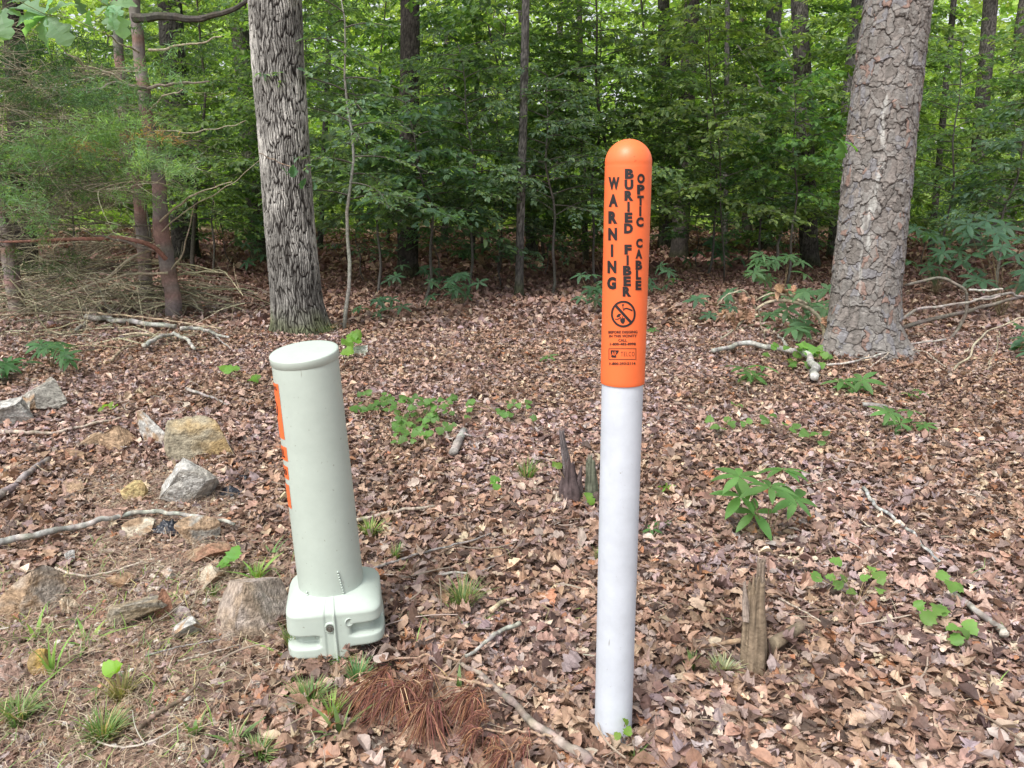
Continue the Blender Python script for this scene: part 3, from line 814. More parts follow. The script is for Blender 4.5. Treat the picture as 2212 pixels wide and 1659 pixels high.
# big white-grey oak behind the pedestal
ob = G(652, 727); oy = ob[1] + 0.27
opts = [At(px, py, oy) for px, py in [(652, 727), (641, 650), (627, 500), (613, 300), (600, 130), (594, 0)]]
ocx = lin([(-0.2, opts[0][0])] + [(p[2], p[0]) for p in opts] + [(7.0, opts[-1][0] - 0.15)])
orad = lin([(-0.2, 0.34), (0.0, 0.29), (0.12, 0.272), (0.35, 0.252), (0.8, 0.243), (1.6, 0.236), (2.6, 0.24), (3.6, 0.24), (7, 0.2)])
oak = thing('oak_tree', (opts[0][0], oy, 0), 'large oak with pale grey furrowed bark standing behind the pedestal', 'tree')
bark_mesh('trunk', oak, ocx, lambda z: oy + 0 * z, orad, -0.1, 4.4, 'oak', 380, 1100, roots=[(-1.0, 0.45, 0.22, 0.16), (-2.2, 0.4, 0.15, 0.12), (0.1, 0.5, 0.3, 0.14), (3.2, 0.5, 0.2, 0.12)], seed=5)
bark_mesh('trunk_top', oak, ocx, lambda z: oy + 0 * z, orad, 4.4, 7.2, 'oak', 60, 80, seed=5)
crown_mesh('crown', oak, (opts[0][0] - 0.4, oy + 1.5, 7.6), (3.4, 3.2, 2.2), 2300, 0.24)

# big pine at right
pb_ = G(1866, 778); pyy = pb_[1] + 0.31
ppts = [At(px, py, pyy) for px, py in [(1864, 778), (1866, 690), (1872, 600), (1888, 450), (1908, 250), (1926, 100), (1941, 0)]]
pcx = lin([(-0.2, ppts[0][0])] + [(p[2], p[0]) for p in ppts] + [(8.0, ppts[-1][0] + 0.5)])
prad = lin([(-0.2, 0.42), (0.0, 0.36), (0.1, 0.325), (0.25, 0.295), (0.5, 0.283), (1.0, 0.278), (2.0, 0.268), (3.1, 0.248), (8, 0.22)])
pine = thing('pine_tree', (ppts[0][0], pyy, 0), 'large pine with plated grey and reddish bark at the right', 'tree')
bark_mesh('trunk', pine, pcx, lambda z: pyy + 0 * z, prad, -0.1, 4.0, 'pine', 460, 1250, roots=[(-0.35, 0.4, 0.42, 0.18), (-1.35, 0.3, 0.14, 0.1), (-2.8, 0.45, 0.50, 0.24), (0.6, 0.4, 0.25, 0.12)], seed=9)
bark_mesh('trunk_top', pine, pcx, lambda z: pyy + 0 * z, prad, 4.0, 8.2, 'pine', 60, 80, seed=9)
crown_mesh('crown', pine, (ppts[0][0] + 0.8, pyy + 1.5, 8.2), (3.2, 3.0, 2.0), 2000, 0.24)

# trunks further in: (kind name, label, group, base px/py, top px at py=-40, width px, colours, crown?)
DK = ((0.03, 0.027, 0.025), (0.22, 0.20, 0.185)); DK2 = ((0.03, 0.026, 0.024), (0.18, 0.155, 0.14)); GR = ((0.05, 0.046, 0.044), (0.3, 0.28, 0.265)); MS = ((0.04, 0.04, 0.03), (0.22, 0.22, 0.16))
TR = [
 ('oak_tree', 'stout dark trunk behind the leaning cedar stem at left', (402, 566), (362, -40), 52, DK, 1),
 ('oak_tree', 'dark trunk just left of the pale oak, half hidden by it', (566, 566), (508, -40), 40, MS, 1),
 ('oak_tree', 'dark straight trunk rising left of centre behind leafy sprays', (880, 600), (886, -40), 42, DK2, 1),
 ('maple_tree', 'thin mottled trunk standing near the centre of the wood', (1121, 646), (1137, -40), 17, GR, 0),
 ('oak_tree', 'dim trunk behind the thin mottled one near centre', (1150, 560), (1128, -40), 24, DK, 0),
 ('oak_tree', 'grey trunk close right of the orange sleeve', (1440, 548), (1432, -40), 26, DK, 1),
 ('oak_tree', 'dark trunk second right of the orange sleeve', (1466, 566), (1496, -40), 34, DK2, 1),
 ('sweetgum_tree', 'thin straight pole trunk midway between sleeve and pine', (1566, 560), (1572, -40), 11, GR, 0),
 ('pine_tree', 'reddish grey trunk left of the big pine, behind a bowed stem', (1648, 540), (1676, -40), 34, GR, 1),
 ('oak_tree', 'dark trunk nearest the left side of the big pine', (1750, 580), (1726, -40), 36, DK, 1),
 ('pine_tree', 'grey trunk peeping out at the left edge of the big pine', (1806, 560), (1862, -40), 36, GR, 0),
 ('oak_tree', 'dim trunk right of the big pine among bright leaves', (2098, 545), (2142, -40), 30, DK, 1),
 ('oak_tree', 'dark leaning trunk at the right edge of the wood', (2158, 510), (2234, -40), 50, DK, 1),
 ('oak_tree', 'shaded trunk at the far left behind cedar twigs', (60, 600), (24, -40), 40, DK2, 1),
 ('sweetgum_tree', 'slim dark stem between the two oaks at left', (690, 545), (716, -40), 12, DK, 0),
 ('sweetgum_tree', 'slim stem in front of the dim central thicket', (1020, 560), (1036, -40), 11, DK, 0),
 ('sweetgum_tree', 'slim dark stem just right of the central mottled trunk', (1266, 565), (1250, -40), 12, DK2, 0),
 ('sweetgum_tree', 'slim leaning stem beyond the right pine among pale leaves', (2010, 555), (2064, -40), 13, DK, 0),
 ('oak_tree', 'distant dark trunk seen left of the central stems', (960, 520), (968, -40), 15, DK, 0),
 ('oak_tree', 'distant dark trunk seen between centre and sleeve', (1200, 515), (1212, -40), 14, DK, 0),
 ('oak_tree', 'distant trunk behind the pole trunk right of the sleeve', (1610, 512), (1604, -40), 15, DK2, 0),
]
for k, (nm, lab, (bx, by), (tx, ty), w, cols, big) in enumerate(TR):
    b = G(bx, by); Y = b[1]; r = w / 2 / FPX * depth(b)
    t_ = At(tx, ty, Y)
    if t_[2] - b[2] < 0.5: continue
    slope = (t_[0] - b[0]) / (t_[2] - b[2])
    cx = (lambda b=b, s=slope, sd=k: (lambda z: b[0] + s * z + 0.05 * r * np.sin(z * 1.7 + sd)))()
    T_ = thing(nm, (b[0], Y, b[2]), lab, 'tree', 'trees standing in the wood')
    zt = t_[2] + 1.5
    rf = lin([(-0.2, r * 1.5), (0.0, r * 1.3), (0.3, r * 1.05), (2, r), (zt, r * 0.8)])
    bark_mesh('trunk', T_, cx, lambda z, Y=Y: Y + 0 * z, rf, -0.15, zt, 'oak', 72 if w > 20 else 28, 320 if w > 20 else 200, colors=cols, cell=(max(0.03, r * 0.2), 0.14), disp=min(1, r / 0.2), seed=50 + k)
    if big:
        crown_mesh('crown', T_, (b[0] + rng.normal() * 0.5, Y + 0.5, zt + 1.0), (2.6, 2.4, 2.0), 900 if Y < 20 else 600, 0.22, zlo=3.4)
    else:
        crown_mesh('crown', T_, (b[0] + rng.normal() * 0.2, Y, zt + 0.2), (1.5, 1.5, 1.3), 500, 0.15, zlo=2.4)

# ------------------------------------------------------------------ understory trees with flat leafy sprays
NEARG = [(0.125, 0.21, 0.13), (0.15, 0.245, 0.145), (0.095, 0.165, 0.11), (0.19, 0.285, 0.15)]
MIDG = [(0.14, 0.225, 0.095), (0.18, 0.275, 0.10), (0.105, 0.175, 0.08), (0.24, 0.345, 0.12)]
FARG = [(0.29, 0.41, 0.14), (0.36, 0.49, 0.15), (0.21, 0.31, 0.12), (0.46, 0.6, 0.24)]  # backlit glow painted in: far leaves get brighter, yellower colours than near ones
def understory(x, y, h, spread, zlo, nlimb, leaf, greens, label, group='leafy understory trees', name='understory_tree', lean=0.0, stem=0.02, stemcol=(0.16, 0.15, 0.135), ctr=None, temps=None, density=1.0):
    z0 = float(gz(x, y))
    root = thing(name, (x, y, z0), label, 'tree', group)
    ph = rng.random() * 6
    t = np.linspace(0, 1, 14)
    bw = 0.04 + 0.035 * h * rng.random(); sx = x + lean * t * h + bw * (np.sin(t * 5 + ph) - np.sin(ph)) + 0.03 * np.sin(t * 17 + ph); sy = y + bw * np.cos(t * 4 + ph); sz = z0 - 0.05 + t * (h + 0.05)
    tb = MB(); tb.tube(np.stack([sx, sy, sz], 1), stem * (1.15 - 0.85 * t), 8, jitcol(stemcol, 14, 0.2), rough=0.15)
    lb = MB(); mb = MB()
    P = []; YA = []; TI = []
    nlimb = int(nlimb * 1.45)
    for k in range(nlimb):
        f = (k + rng.random()) / nlimb
        zs = zlo + (h * 1.02 - zlo) * f
        q = np.clip((zs - z0) / h, 0, 1)
        o = np.array([np.interp(q, t, sx), np.interp(q, t, sy), z0 + q * h])
        a = k * 2.4 + rng.random() * 0.8
        Lb = spread * (1.05 - 0.5 * q) * (0.65 + 0.55 * rng.random())
        rise = 0.6 * rng.random() + 0.02
        u = np.linspace(0, 1, 7)
        dirh = np.array([math.cos(a), math.sin(a), 0]); side = np.array([-math.sin(a), math.cos(a), 0])
        line = o + dirh * (Lb * u)[:, None] + side * (0.12 * Lb * np.sin(u * 3 + rng.random() * 6) * u)[:, None] + np.array([0, 0, 1.0]) * (Lb * (rise * u - 0.32 * u * u))[:, None]
        lb.tube(line, min(stem * 0.42, 0.007) * (1 - 0.8 * u) + 0.0012, 4, (0.11, 0.10, 0.085), cap=False)
        ntw = max(5, int(Lb / 0.095 * density))
        for m in range(ntw):
            uu = 0.2 + 0.8 * (m + rng.random()) / ntw
            p = np.array([np.interp(uu, u, line[:, c]) for c in range(3)])
            sgn = 1 if m % 2 else -1
            ta = a + sgn * (0.5 + 0.6 * rng.random()); tl = Lb * 0.34 * (1.15 - uu) + 0.12
            td = np.array([math.cos(ta), math.sin(ta), -0.35 + 0.75 * rng.random()])
            nl = max(4, int(tl / (leaf * 0.32)))
            ss = (np.arange(nl) + rng.random(nl) * 0.6) / nl
            pp = p + td * (ss * tl)[:, None] + np.array([0, 0, -0.25]) * (tl * ss ** 2)[:, None]
            P.append(pp); YA.append(ta - PI / 2 + np.where(np.arange(nl) % 2 == 0, 0.95, -0.95) * (1 - 0.5 * ss)); TI.append(np.full(nl, -0.25))
            if m % 2 == 0: lb.tube([p, pp[-1]], [0.0022, 0.001], 3, stemcol, cap=False)
    P = np.vstack(P); YA = np.concatenate(YA) + rng.normal(size=len(P)) * 0.25; TI = np.concatenate(TI)
    n = len(P)
    leaf = leaf * 0.9; s = leaf * (0.8 + 0.45 * rng.random()) * (0.6 + 0.8 * rng.random(n))
    tint = 1 + rng.normal(size=(1, 3)) * np.array([[0.045, 0.045, 0.07]])
    clump = 0.8 + 0.4 * fbm(P[:, 0] * 2 + 50, P[:, 2] * 2 + P[:, 1] + 50, 2, 5)[:, None]
    inst(mb, temps or L2, P, rotm(YA, TI + rng.normal(size=n) * 0.34, rng.normal(size=n) * 0.42), s, pal(greens, [1] * len(greens), n, 0.22) * clump * tint)
    build(tb, 'trunk', 'twig', root, True)
    build(lb, 'branches', 'twig', root)
    build(mb, 'crown', 'foliage', root)
    return root
# (plan x, plan y of the base, height, spread, lowest leaves, limbs, leaf, greens, label)
US = [
 (748, 716, 3.3, 1.1, 1.3, 16, 0.075, NEARG, 'thin pale lichen spotted sapling right beside the big oak'),
 (820, 640, 2.9, 1.35, 1.05, 22, 0.1, NEARG, 'blue green leafy sapling right of the big oak'),
 (915, 655, 2.6, 1.25, 0.95, 22, 0.1, NEARG, 'dense low sapling in front of the dark left of centre trunk'),
 (1015, 640, 3.4, 1.5, 1.1, 24, 0.095, NEARG, 'spreading leafy sapling left of the thin mottled trunk'),
 (1190, 640, 3.0, 1.5, 1.1, 24, 0.08, NEARG, 'leafy sapling left of the orange sleeve'),
 (1290, 620, 3.9, 1.7, 1.4, 24, 0.085, MIDG, 'tall sapling whose sprays pass behind the orange sleeve'),
 (1400, 600, 3.3, 1.5, 1.2, 22, 0.085, MIDG, 'leafy sapling behind the right of the orange sleeve'),
 (1530, 600, 3.9, 1.6, 1.3, 24, 0.09, MIDG, 'fresh green sapling right of the orange sleeve with broad leaves'),
 (1640, 590, 3.0, 1.3, 1.05, 20, 0.085, NEARG, 'dark green sapling behind the bowed stem'),
 (1700, 620, 3.2, 1.2, 1.3, 18, 0.085, MIDG, 'sapling reaching toward the left side of the big pine'),
 (2020, 620, 3.6, 1.5, 1.3, 22, 0.085, MIDG, 'leafy sapling just right of the big pine'),
 (2150, 640, 2.6, 1.3, 0.9, 20, 0.085, NEARG, 'dark leafy sapling at the right edge'),
 (2230, 600, 4.2, 1.8, 1.5, 22, 0.09, MIDG, 'bright sapling leaning in from the right edge'),
 (470, 600, 2.6, 1.2, 1.0, 20, 0.08, NEARG, 'leafy sapling between cedar stem and big oak'),
 (330, 590, 3.8, 1.6, 1.6, 22, 0.085, MIDG, 'sapling behind the leaning cedar stem'),
 (150, 590, 3.8, 1.8, 1.2, 24, 0.085, MIDG, 'sapling deep behind the cedar twigs at left'),
 (-40, 600, 3.8, 1.8, 1.1, 24, 0.085, NEARG, 'shaded sapling at the far left edge'),
]
for k, (px, py, h, sp, zl, nl, lf, gr, lab) in enumerate(US):
    p = G(px, py)
    understory(p[0], p[1], h, sp, zl, nl, lf, gr, lab, stem=0.02, stemcol=(0.25, 0.25, 0.22) if k == 0 else (0.11, 0.10, 0.09), lean=0.02 if k == 0 else rng.normal() * 0.04)
# deeper rows
rows = [
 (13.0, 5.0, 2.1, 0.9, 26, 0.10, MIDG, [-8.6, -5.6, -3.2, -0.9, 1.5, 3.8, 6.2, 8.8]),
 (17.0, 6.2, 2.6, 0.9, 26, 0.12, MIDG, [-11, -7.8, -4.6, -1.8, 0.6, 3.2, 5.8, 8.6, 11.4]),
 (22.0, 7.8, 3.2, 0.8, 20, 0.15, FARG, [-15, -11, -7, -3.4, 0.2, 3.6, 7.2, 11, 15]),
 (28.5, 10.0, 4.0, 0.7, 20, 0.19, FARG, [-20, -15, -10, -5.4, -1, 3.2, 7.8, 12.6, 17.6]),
]
near_names = ['left edge', 'left cedar', 'dark stout left trunk', 'big oak', 'central mottled trunk', 'orange sleeve', 'pole trunk', 'big pine', 'right edge']
rown = ['second', 'third', 'fourth', 'farthest']
for ri, (Y, h, sp, zl, nl, lf, gr, xl) in enumerate(rows):
    for xi, x in enumerate(xl):
        yy = Y + rng.normal() * 0.9
        xx = x + rng.normal() * 0.4
        pxx, _ = proj(xx, yy, 1.5)
        marks = [(0, 'the left edge'), (340, 'the leaning cedar stem'), (610, 'the pale oak'), (885, 'the left of centre trunk'), (1130, 'the central mottled trunk'), (1355, 'the orange sleeve'), (1570, 'the pole trunk'), (1890, 'the big pine'), (2212, 'the right edge')]
        mk, mn = min(marks, key=lambda m: abs(m[0] - pxx))
        rel = 'behind' if abs(mk - pxx) < 60 and 0 < mk < 2212 else ('right of' if pxx > mk else 'left of')
        if mk == 0: rel = 'near' if pxx > 0 else 'beyond'
        if mk == 2212: rel = 'near' if pxx < 2212 else 'beyond'
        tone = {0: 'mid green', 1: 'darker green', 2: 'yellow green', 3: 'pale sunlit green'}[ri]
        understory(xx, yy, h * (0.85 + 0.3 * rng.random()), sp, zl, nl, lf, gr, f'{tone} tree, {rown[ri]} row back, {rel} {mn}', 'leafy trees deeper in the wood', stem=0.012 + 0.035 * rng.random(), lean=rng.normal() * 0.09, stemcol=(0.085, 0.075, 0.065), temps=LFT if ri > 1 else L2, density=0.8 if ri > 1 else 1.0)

# low shrubs that close the view under the saplings
for (px, py, h, sp, lab) in [
 (790, 610, 1.5, 0.9, 'low leafy bush between the pale sapling and the dark left of centre trunk'), (960, 615, 1.3, 0.9, 'low bush right of the dark left of centre trunk'),
 (1075, 622, 1.5, 1.0, 'low bush touching the left of the central mottled trunk'), (1180, 600, 1.4, 1.0, 'low bush right of the central mottled trunk'),
 (1255, 580, 1.5, 1.1, 'low bush further left of the orange sleeve'), (1500, 585, 1.5, 1.1, 'low bush between the sleeve and the pole trunk'),
 (1610, 575, 1.4, 1.0, 'low bush right of the pole trunk'), (1720, 570, 1.5, 1.0, 'low bush in the shade left of the big pine'),
 (500, 575, 1.5, 1.0, 'low bush in the shade left of the pale oak'), (1990, 575, 1.6, 1.2, 'low bush behind the right palmate thicket'),
 (2120, 570, 1.6, 1.2, 'low bush behind the branches at the right edge')]:
    p = G(px, py)
    understory(p[0], p[1], h, sp, 0.45, 11, 0.085, NEARG, lab, 'low bushes under the trees', 'woodland_shrub', lean=rng.normal() * 0.1, stem=0.011, stemcol=(0.11, 0.10, 0.09))

# far mass of sunlit leaves beyond the last single trees
mb = MB()
n = 120000
y = 34 + 26 * rng.random(n) ** 1.2; x = (rng.random(n) * 2 - 1) * (0.85 * y)
z = 0.2 + rng.random(n) ** 1.3 * (0.36 * y)
dn = fbm(x * 0.28 + 80, z * 0.4 + y * 0.15, 3, 91)
k = (dn > 0.37) | (z < 4.5)
x, y, z = x[k], y[k], z[k]; n = len(x)
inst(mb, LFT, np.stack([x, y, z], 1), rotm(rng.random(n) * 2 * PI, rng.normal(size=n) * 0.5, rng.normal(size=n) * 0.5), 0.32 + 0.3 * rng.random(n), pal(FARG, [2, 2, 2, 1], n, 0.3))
tag(build(mb, 'far_woodland', 'foliage'), 'bright yellow green mass of distant leaves closing the wood', 'woodland', kind='stuff')

# ------------------------------------------------------------------ cedar with dead lower branches
def Pl(pts, Y=None, lift=0.0, dY=None):
    out = []
    for k, q_ in enumerate(pts):
        if Y is None: out.append(G(q_[0], q_[1], lift if np.ndim(lift) == 0 else lift[k]))
        else: out.append(At(q_[0], q_[1], Y + (0 if dY is None else dY[k])))
    return np.array(out)
def smooth(P, n=24):
    P = np.asarray(P, float); d = np.r_[0, np.cumsum(np.linalg.norm(np.diff(P, axis=0), axis=1))]
    t = np.linspace(0, d[-1], n)
    Q = np.stack([np.interp(t, d, P[:, c]) for c in range(3)], 1)
    for _ in range(2): Q[1:-1] = 0.25 * Q[:-2] + 0.5 * Q[1:-1] + 0.25 * Q[2:]
    return Q
def pxr(p, w): return w / FPX * depth(p)                 # half-width in plan units -> metres at a point
def wig(Q, a):
    n = len(Q); s = rng.integers(0, 999)
    t = np.linspace(0, n * 0.35, n)
    return Q + a * np.stack([vnoise(t, t * 0 + s, 1) - 0.5, vnoise(t, t * 0 + s, 2) - 0.5, vnoise(t, t * 0 + s, 3) - 0.5], 1)
TWG = [(0.22, 0.205, 0.13), (0.15, 0.14, 0.095), (0.32, 0.29, 0.20), (0.11, 0.10, 0.075)]
def twc(): return jitcol(TWG[rng.integers(0, 4)], 1, 0.2)[0]
def make_cedar(base, path, w, name_lab, limbs, seed, nl=18, reach=(1.6, 3.0), zr=(0.5, 3.2), dirs=(2.4, 4.3), greens=()):
    Y = base[1]
    root = thing('cedar_tree', (base[0], Y, base[2]), name_lab, 'tree')
    line = smooth(Pl(path, Y), 40); line = wig(line, 0.04)
    line[0, 2] -= 0.12
    rr = np.array([pxr(p, w / 2) for p in line]) * np.linspace(1.25, 0.8, 40)
    mb = MB()
    col = np.where((rng.random(40) < 0.35)[:, None], np.array([0.24, 0.155, 0.13]), np.array([0.19, 0.165, 0.15]))
    mb.tube(line, rr, 18, jitcol(col, 40, 0.2), rough=0.22)
    build(mb, 'trunk', 'bark', root, True)
    mb = MB()
    for (pts, ww, c) in limbs:
        Q = wig(smooth(Pl(pts, Y - 0.15, dY=np.linspace(0, -0.5, len(pts))), 26), 0.03)
        mb.tube(Q, np.linspace(pxr(Q[0], ww / 2), pxr(Q[0], ww / 5), 26), 7, jitcol(c, 26, 0.15), rough=0.15)
    starts = []
    for k in range(nl):
        z = zr[0] + (zr[1] - zr[0]) * (k + rng.random()) / nl
        o = np.array([np.interp(z, line[:, 2], line[:, 0]), Y, z])
        a = dirs[0] + (dirs[1] - dirs[0]) * rng.random()
        L = reach[0] + (reach[1] - reach[0]) * rng.random()
        u = np.linspace(0, 1, 18)
        d = np.array([math.cos(a), math.sin(a), 0]); sdv = np.array([-d[1], d[0], 0])
        Q = o + d * (L * u)[:, None] + np.array([0, 0, 1.0]) * (L * (0.12 * rng.random() * u - (0.1 + 0.25 * rng.random()) * u * u))[:, None] + sdv * (0.25 * L * (rng.random() - 0.5) * u * u)[:, None]
        Q = wig(Q, 0.12)
        c = twc(); mb.tube(Q, 0.010 * (1 - 0.75 * u), 5, c)
        for m in range(int(L * 14)):
            ui = 2 + int(15 * rng.random()); p = Q[ui]
            b = a + (1 if rng.random() < 0.5 else -1) * (0.3 + 0.9 * rng.random()); l2 = 0.25 + 0.6 * rng.random()
            v = np.linspace(0, 1, 8)
            d2 = np.array([math.cos(b), math.sin(b), 0.9 * (rng.random() - 0.5)])
            cv = rng.normal(size=3) * 0.25
            q2 = p + d2 * (l2 * v)[:, None] + cv * (l2 * v * v)[:, None] + np.array([0, 0, -0.2]) * (l2 * v * v)[:, None]
            c = twc(); mb.tube(q2, 0.0038 * (1 - 0.65 * v), 4, c, cap=False)
            for m2 in range(4):
                p3 = q2[2 + int(6 * rng.random())]; d3 = rng.normal(size=3) * np.array([1, 1, 0.7]); d3 /= np.linalg.norm(d3)
                l3 = 0.1 + 0.22 * rng.random(); v3 = np.linspace(0, 1, 4)
                mb.tube(p3 + (d3 + d2) * (l3 * 0.6 * v3)[:, None] + rng.normal(size=3) * 0.08 * (v3 * v3)[:, None], 0.0027 * (1 - 0.5 * v3), 3, c, cap=False)
            starts.append(q2[-1])
    build(mb, 'dead_branches', 'twig', root)
    if greens:
        mb = MB()
        sp = [(np.array([(-0.5, 0, 0), (0.5, 0, 0), (0.1, 1, 0.05)], float), np.array([(0, 1, 2)]))]
        for (px, py, rx, ry, n, c) in greens:
            c0 = At(px, py, Y - 0.5 - 0.5 * rng.random()); RX, RY = pxr(c0, rx), pxr(c0, ry)
            nb = max(3, n // 34)
            for b in range(nb):
                bc = c0 + np.array([rng.normal() * RX * 0.6, rng.normal() * 0.25, rng.normal() * RY * 0.5])
                ang = rng.random() * 2 * PI; dd = np.array([math.cos(ang), math.sin(ang) * 0.6, -0.2])
                m = 60
                along = rng.random(m); pos = bc + dd * (along * 0.28)[:, None] + rng.normal(size=(m, 3)) * 0.035
                inst(mb, sp, pos, rotm(ang - PI / 2 + rng.normal(size=m) * 0.7, rng.normal(size=m) * 0.7, rng.random(m) * 6), np.stack([0.009 + 0 * along, 0.05 + 0.05 * rng.random(m), 0.05 + 0 * along], 1), jitcol(c, m, 0.3, 0.1))
        build(mb, 'needle_sprays', 'foliage', root)
    return root
RD = (0.26, 0.13, 0.10); GB = (0.20, 0.17, 0.14); TN = (0.33, 0.29, 0.21)
CG = (0.17, 0.29, 0.15); CG2 = (0.23, 0.36, 0.17); CB = (0.42, 0.27, 0.15)
make_cedar(G(377, 690), [(377, 692), (372, 640), (358, 560), (348, 480), (338, 380), (322, 270), (306, 150), (292, 40), (288, -40)], 27,
  'leaning reddish cedar stem with tangled dead branches at left',
  [([(360, 560), (330, 530), (255, 514), (150, 518), (0, 526)], 11, RD), ([(355, 545), (310, 535), (240, 515), (180, 500)], 8, GB),
   ([(362, 590), (300, 588), (240, 600), (120, 640), (0, 690)], 6, TN), ([(345, 530), (290, 552), (230, 600), (140, 640)], 6, TN),
   ([(318, 190), (250, 180), (190, 200)], 10, GB), ([(318, 190), (380, 182), (452, 178)], 8, GB), ([(318, 245), (350, 210), (395, 195)], 5, TN),
   ([(300, 115), (255, 90), (230, 70)], 5, TN), ([(300, 190), (220, 150), (170, 135), (130, 98)], 6, TN), ([(320, 110), (380, 100), (430, 92), (480, 76)], 6, TN),
   ([(290, 36), (360, 38), (430, 40), (490, 28), (545, -6)], 20, (0.07, 0.065, 0.055)), ([(345, 480), (400, 430), (440, 410), (505, 395)], 5, TN),
   ([(350, 500), (420, 440), (470, 420), (560, 345)], 3, TN), ([(372, 585), (395, 540), (415, 470), (420, 440)], 4, TN), ([(335, 285), (400, 286), (480, 278), (530, 262)], 4, TN)],
  3, 15, (1.2, 2.8), (0.35, 2.9), (2.3, 4.6),
  [(110, 290, 50, 28, 720, CG), (190, 290, 60, 30, 720, CG2), (235, 215, 45, 30, 600, CG), (260, 265, 40, 25, 480, CG2), (300, 330, 50, 30, 600, CG), (345, 350, 30, 30, 420, CG2), (150, 330, 60, 22, 480, CG),
   (210, 320, 16, 16, 90, CB), (310, 288, 12, 8, 60, CB), (60, 420, 40, 30, 240, CG), (280, 410, 30, 20, 240, CG2), (20, 400, 30, 30, 240, CG), (330, 150, 60, 40, 300, CG), (60, 330, 60, 40, 500, CG), (140, 400, 60, 40, 400, (0.10, 0.17, 0.085)), (200, 200, 80, 40, 500, (0.09, 0.16, 0.08)), (100, 180, 80, 60, 700, (0.08, 0.14, 0.07)), (60, 480, 60, 40, 260, CG)])
make_cedar(G(318, 655), [(318, 655), (312, 560), (300, 440), (270, 300), (262, 160), (250, -40)], 22, 'second darker cedar stem close behind the reddish one', [], 4, 9, (1.2, 2.4), (0.4, 3.2), (2.2, 4.2),
  [(60, 130, 80, 50, 900, (0.05, 0.10, 0.05)), (180, 110, 70, 50, 900, (0.055, 0.11, 0.05)), (40, 240, 60, 40, 600, (0.06, 0.10, 0.05)), (120, 200, 70, 50, 600, (0.05, 0.09, 0.045)), (440, 110, 60, 50, 480, (0.06, 0.11, 0.05)), (300, 60, 60, 30, 300, (0.06, 0.12, 0.05))])
make_cedar(G(40, 690), [(40, 690), (20, 560), (-10, 400), (-40, 200), (-60, 0)], 26, 'browned cedar at the left edge whose dead twigs sweep down', [], 5, 17, (1.0, 2.4), (0.3, 3.3), (-1.4, 1.0),
  [(20, 330, 40, 60, 300, (0.07, 0.13, 0.06)), (70, 560, 50, 40, 300, (0.07, 0.11, 0.05))])

# loose arching dead stems in front of the cedar
def brush(name, lab, box_, n, Lr, rad, Yoff=0.0, cat='brush pile'):
    x0, y0, x1, y1 = box_
    g0 = G((x0 + x1) / 2, y1)
    root = thing(name, (g0[0], g0[1], g0[2]), lab, cat)
    mb = MB()
    for k in range(n):
        px = x0 + (x1 - x0) * rng.random(); py = y0 + (y1 - y0) * rng.random() ** 0.7
        p = G(px, max(py, y1 - 70)); Y = p[1]; o = At(px, py, Y)
        a = rng.normal() * 0.5 + (PI if rng.random() < 0.6 else 0); L = Lr[0] + (Lr[1] - Lr[0]) * rng.random()
        u = np.linspace(-0.5, 0.5, 12)
        Q = o + np.array([math.cos(a), math.sin(a) * 0.7, 0.25 * (rng.random() - 0.5)]) * (L * u)[:, None] + np.array([0, 0, -0.5 * rng.random()]) * (L * u * u)[:, None]
        Q = wig(Q, 0.1 * L)
        Q[:, 2] = np.maximum(Q[:, 2], gz(Q[:, 0], Q[:, 1]) + 0.01)
        c = twc() * 1.5; mb.tube(Q, rad * (0.6 + rng.random()) * (1 - 0.6 * np.abs(u)), 5, c)
        for m in range(4):
            p3 = Q[int(12 * rng.random())]; d3 = rng.normal(size=3); v3 = np.linspace(0, 1, 5)
            q3 = p3 + d3 * (0.14 * L * v3)[:, None] + rng.normal(size=3) * 0.06 * (v3 ** 2)[:, None]
            q3[:, 2] = np.maximum(q3[:, 2], gz(q3[:, 0], q3[:, 1]) + 0.005)
            mb.tube(q3, rad * 0.4 * (1 - 0.6 * v3), 3, c, cap=False)
        if n < 100:
            build(mb, 'dead_stem', 'twig', root); mb = MB()
    if n >= 100: build(mb, 'stems', 'twig', root)
brush('brush_pile', 'tangle of bare arching grey stems at the left below the cedar', (-60, 560, 460, 750), 190, (0.7, 2.0), 0.0065)
brush('brush_pile', 'heap of dark dead branches between bowed stem and big pine', (1600, 400, 1790, 600), 40, (0.6, 1.4), 0.008)

# ------------------------------------------------------------------ fallen branches and sticks
LIC = (0.43, 0.42, 0.375); GRY = (0.36, 0.33, 0.31); BRN = (0.26, 0.19, 0.14); PAL = (0.52, 0.44, 0.36); TAN = (0.42, 0.33, 0.23)
def stick(name, lab, paths, cat='stick', group='sticks and branches lying on the leaves', bark='twig'):
    P0 = G(*paths[0][0][0])
    root = thing(name, P0, lab, cat, group)
    for k, (pts, w0, w1, col, lift) in enumerate(paths):
        mb = MB()
        Q = Pl(pts, None, lift)
        Ls = float(np.linalg.norm(np.diff(Q, axis=0), axis=1).sum()); rm_ = pxr(Q[0], (w0 + w1) / 4)
        ln = smooth(Q, int(np.clip(Ls / (rm_ * 1.3), 5, 60)))
        n = len(ln)
        rr = 0.8 * np.linspace(pxr(Q[0], w0 / 2), pxr(Q[-1], w1 / 2), n)
        ln[:, 2] += rr * 0.7 + 0.024
        ln = wig(ln, rr.mean() * (1.5 if n > 14 else 0.3))
        c = jitcol(col, n, 0.15) * (0.42 + 0.62 * rng.random((n, 1)))
        mb.tube(ln, rr * (0.9 + 0.2 * rng.random(n)), 12, np.clip(c, 0, 0.9), rough=0.22)
        build(mb, 'stem' if k == 0 else 'side_twig', bark, root, True)
    return root
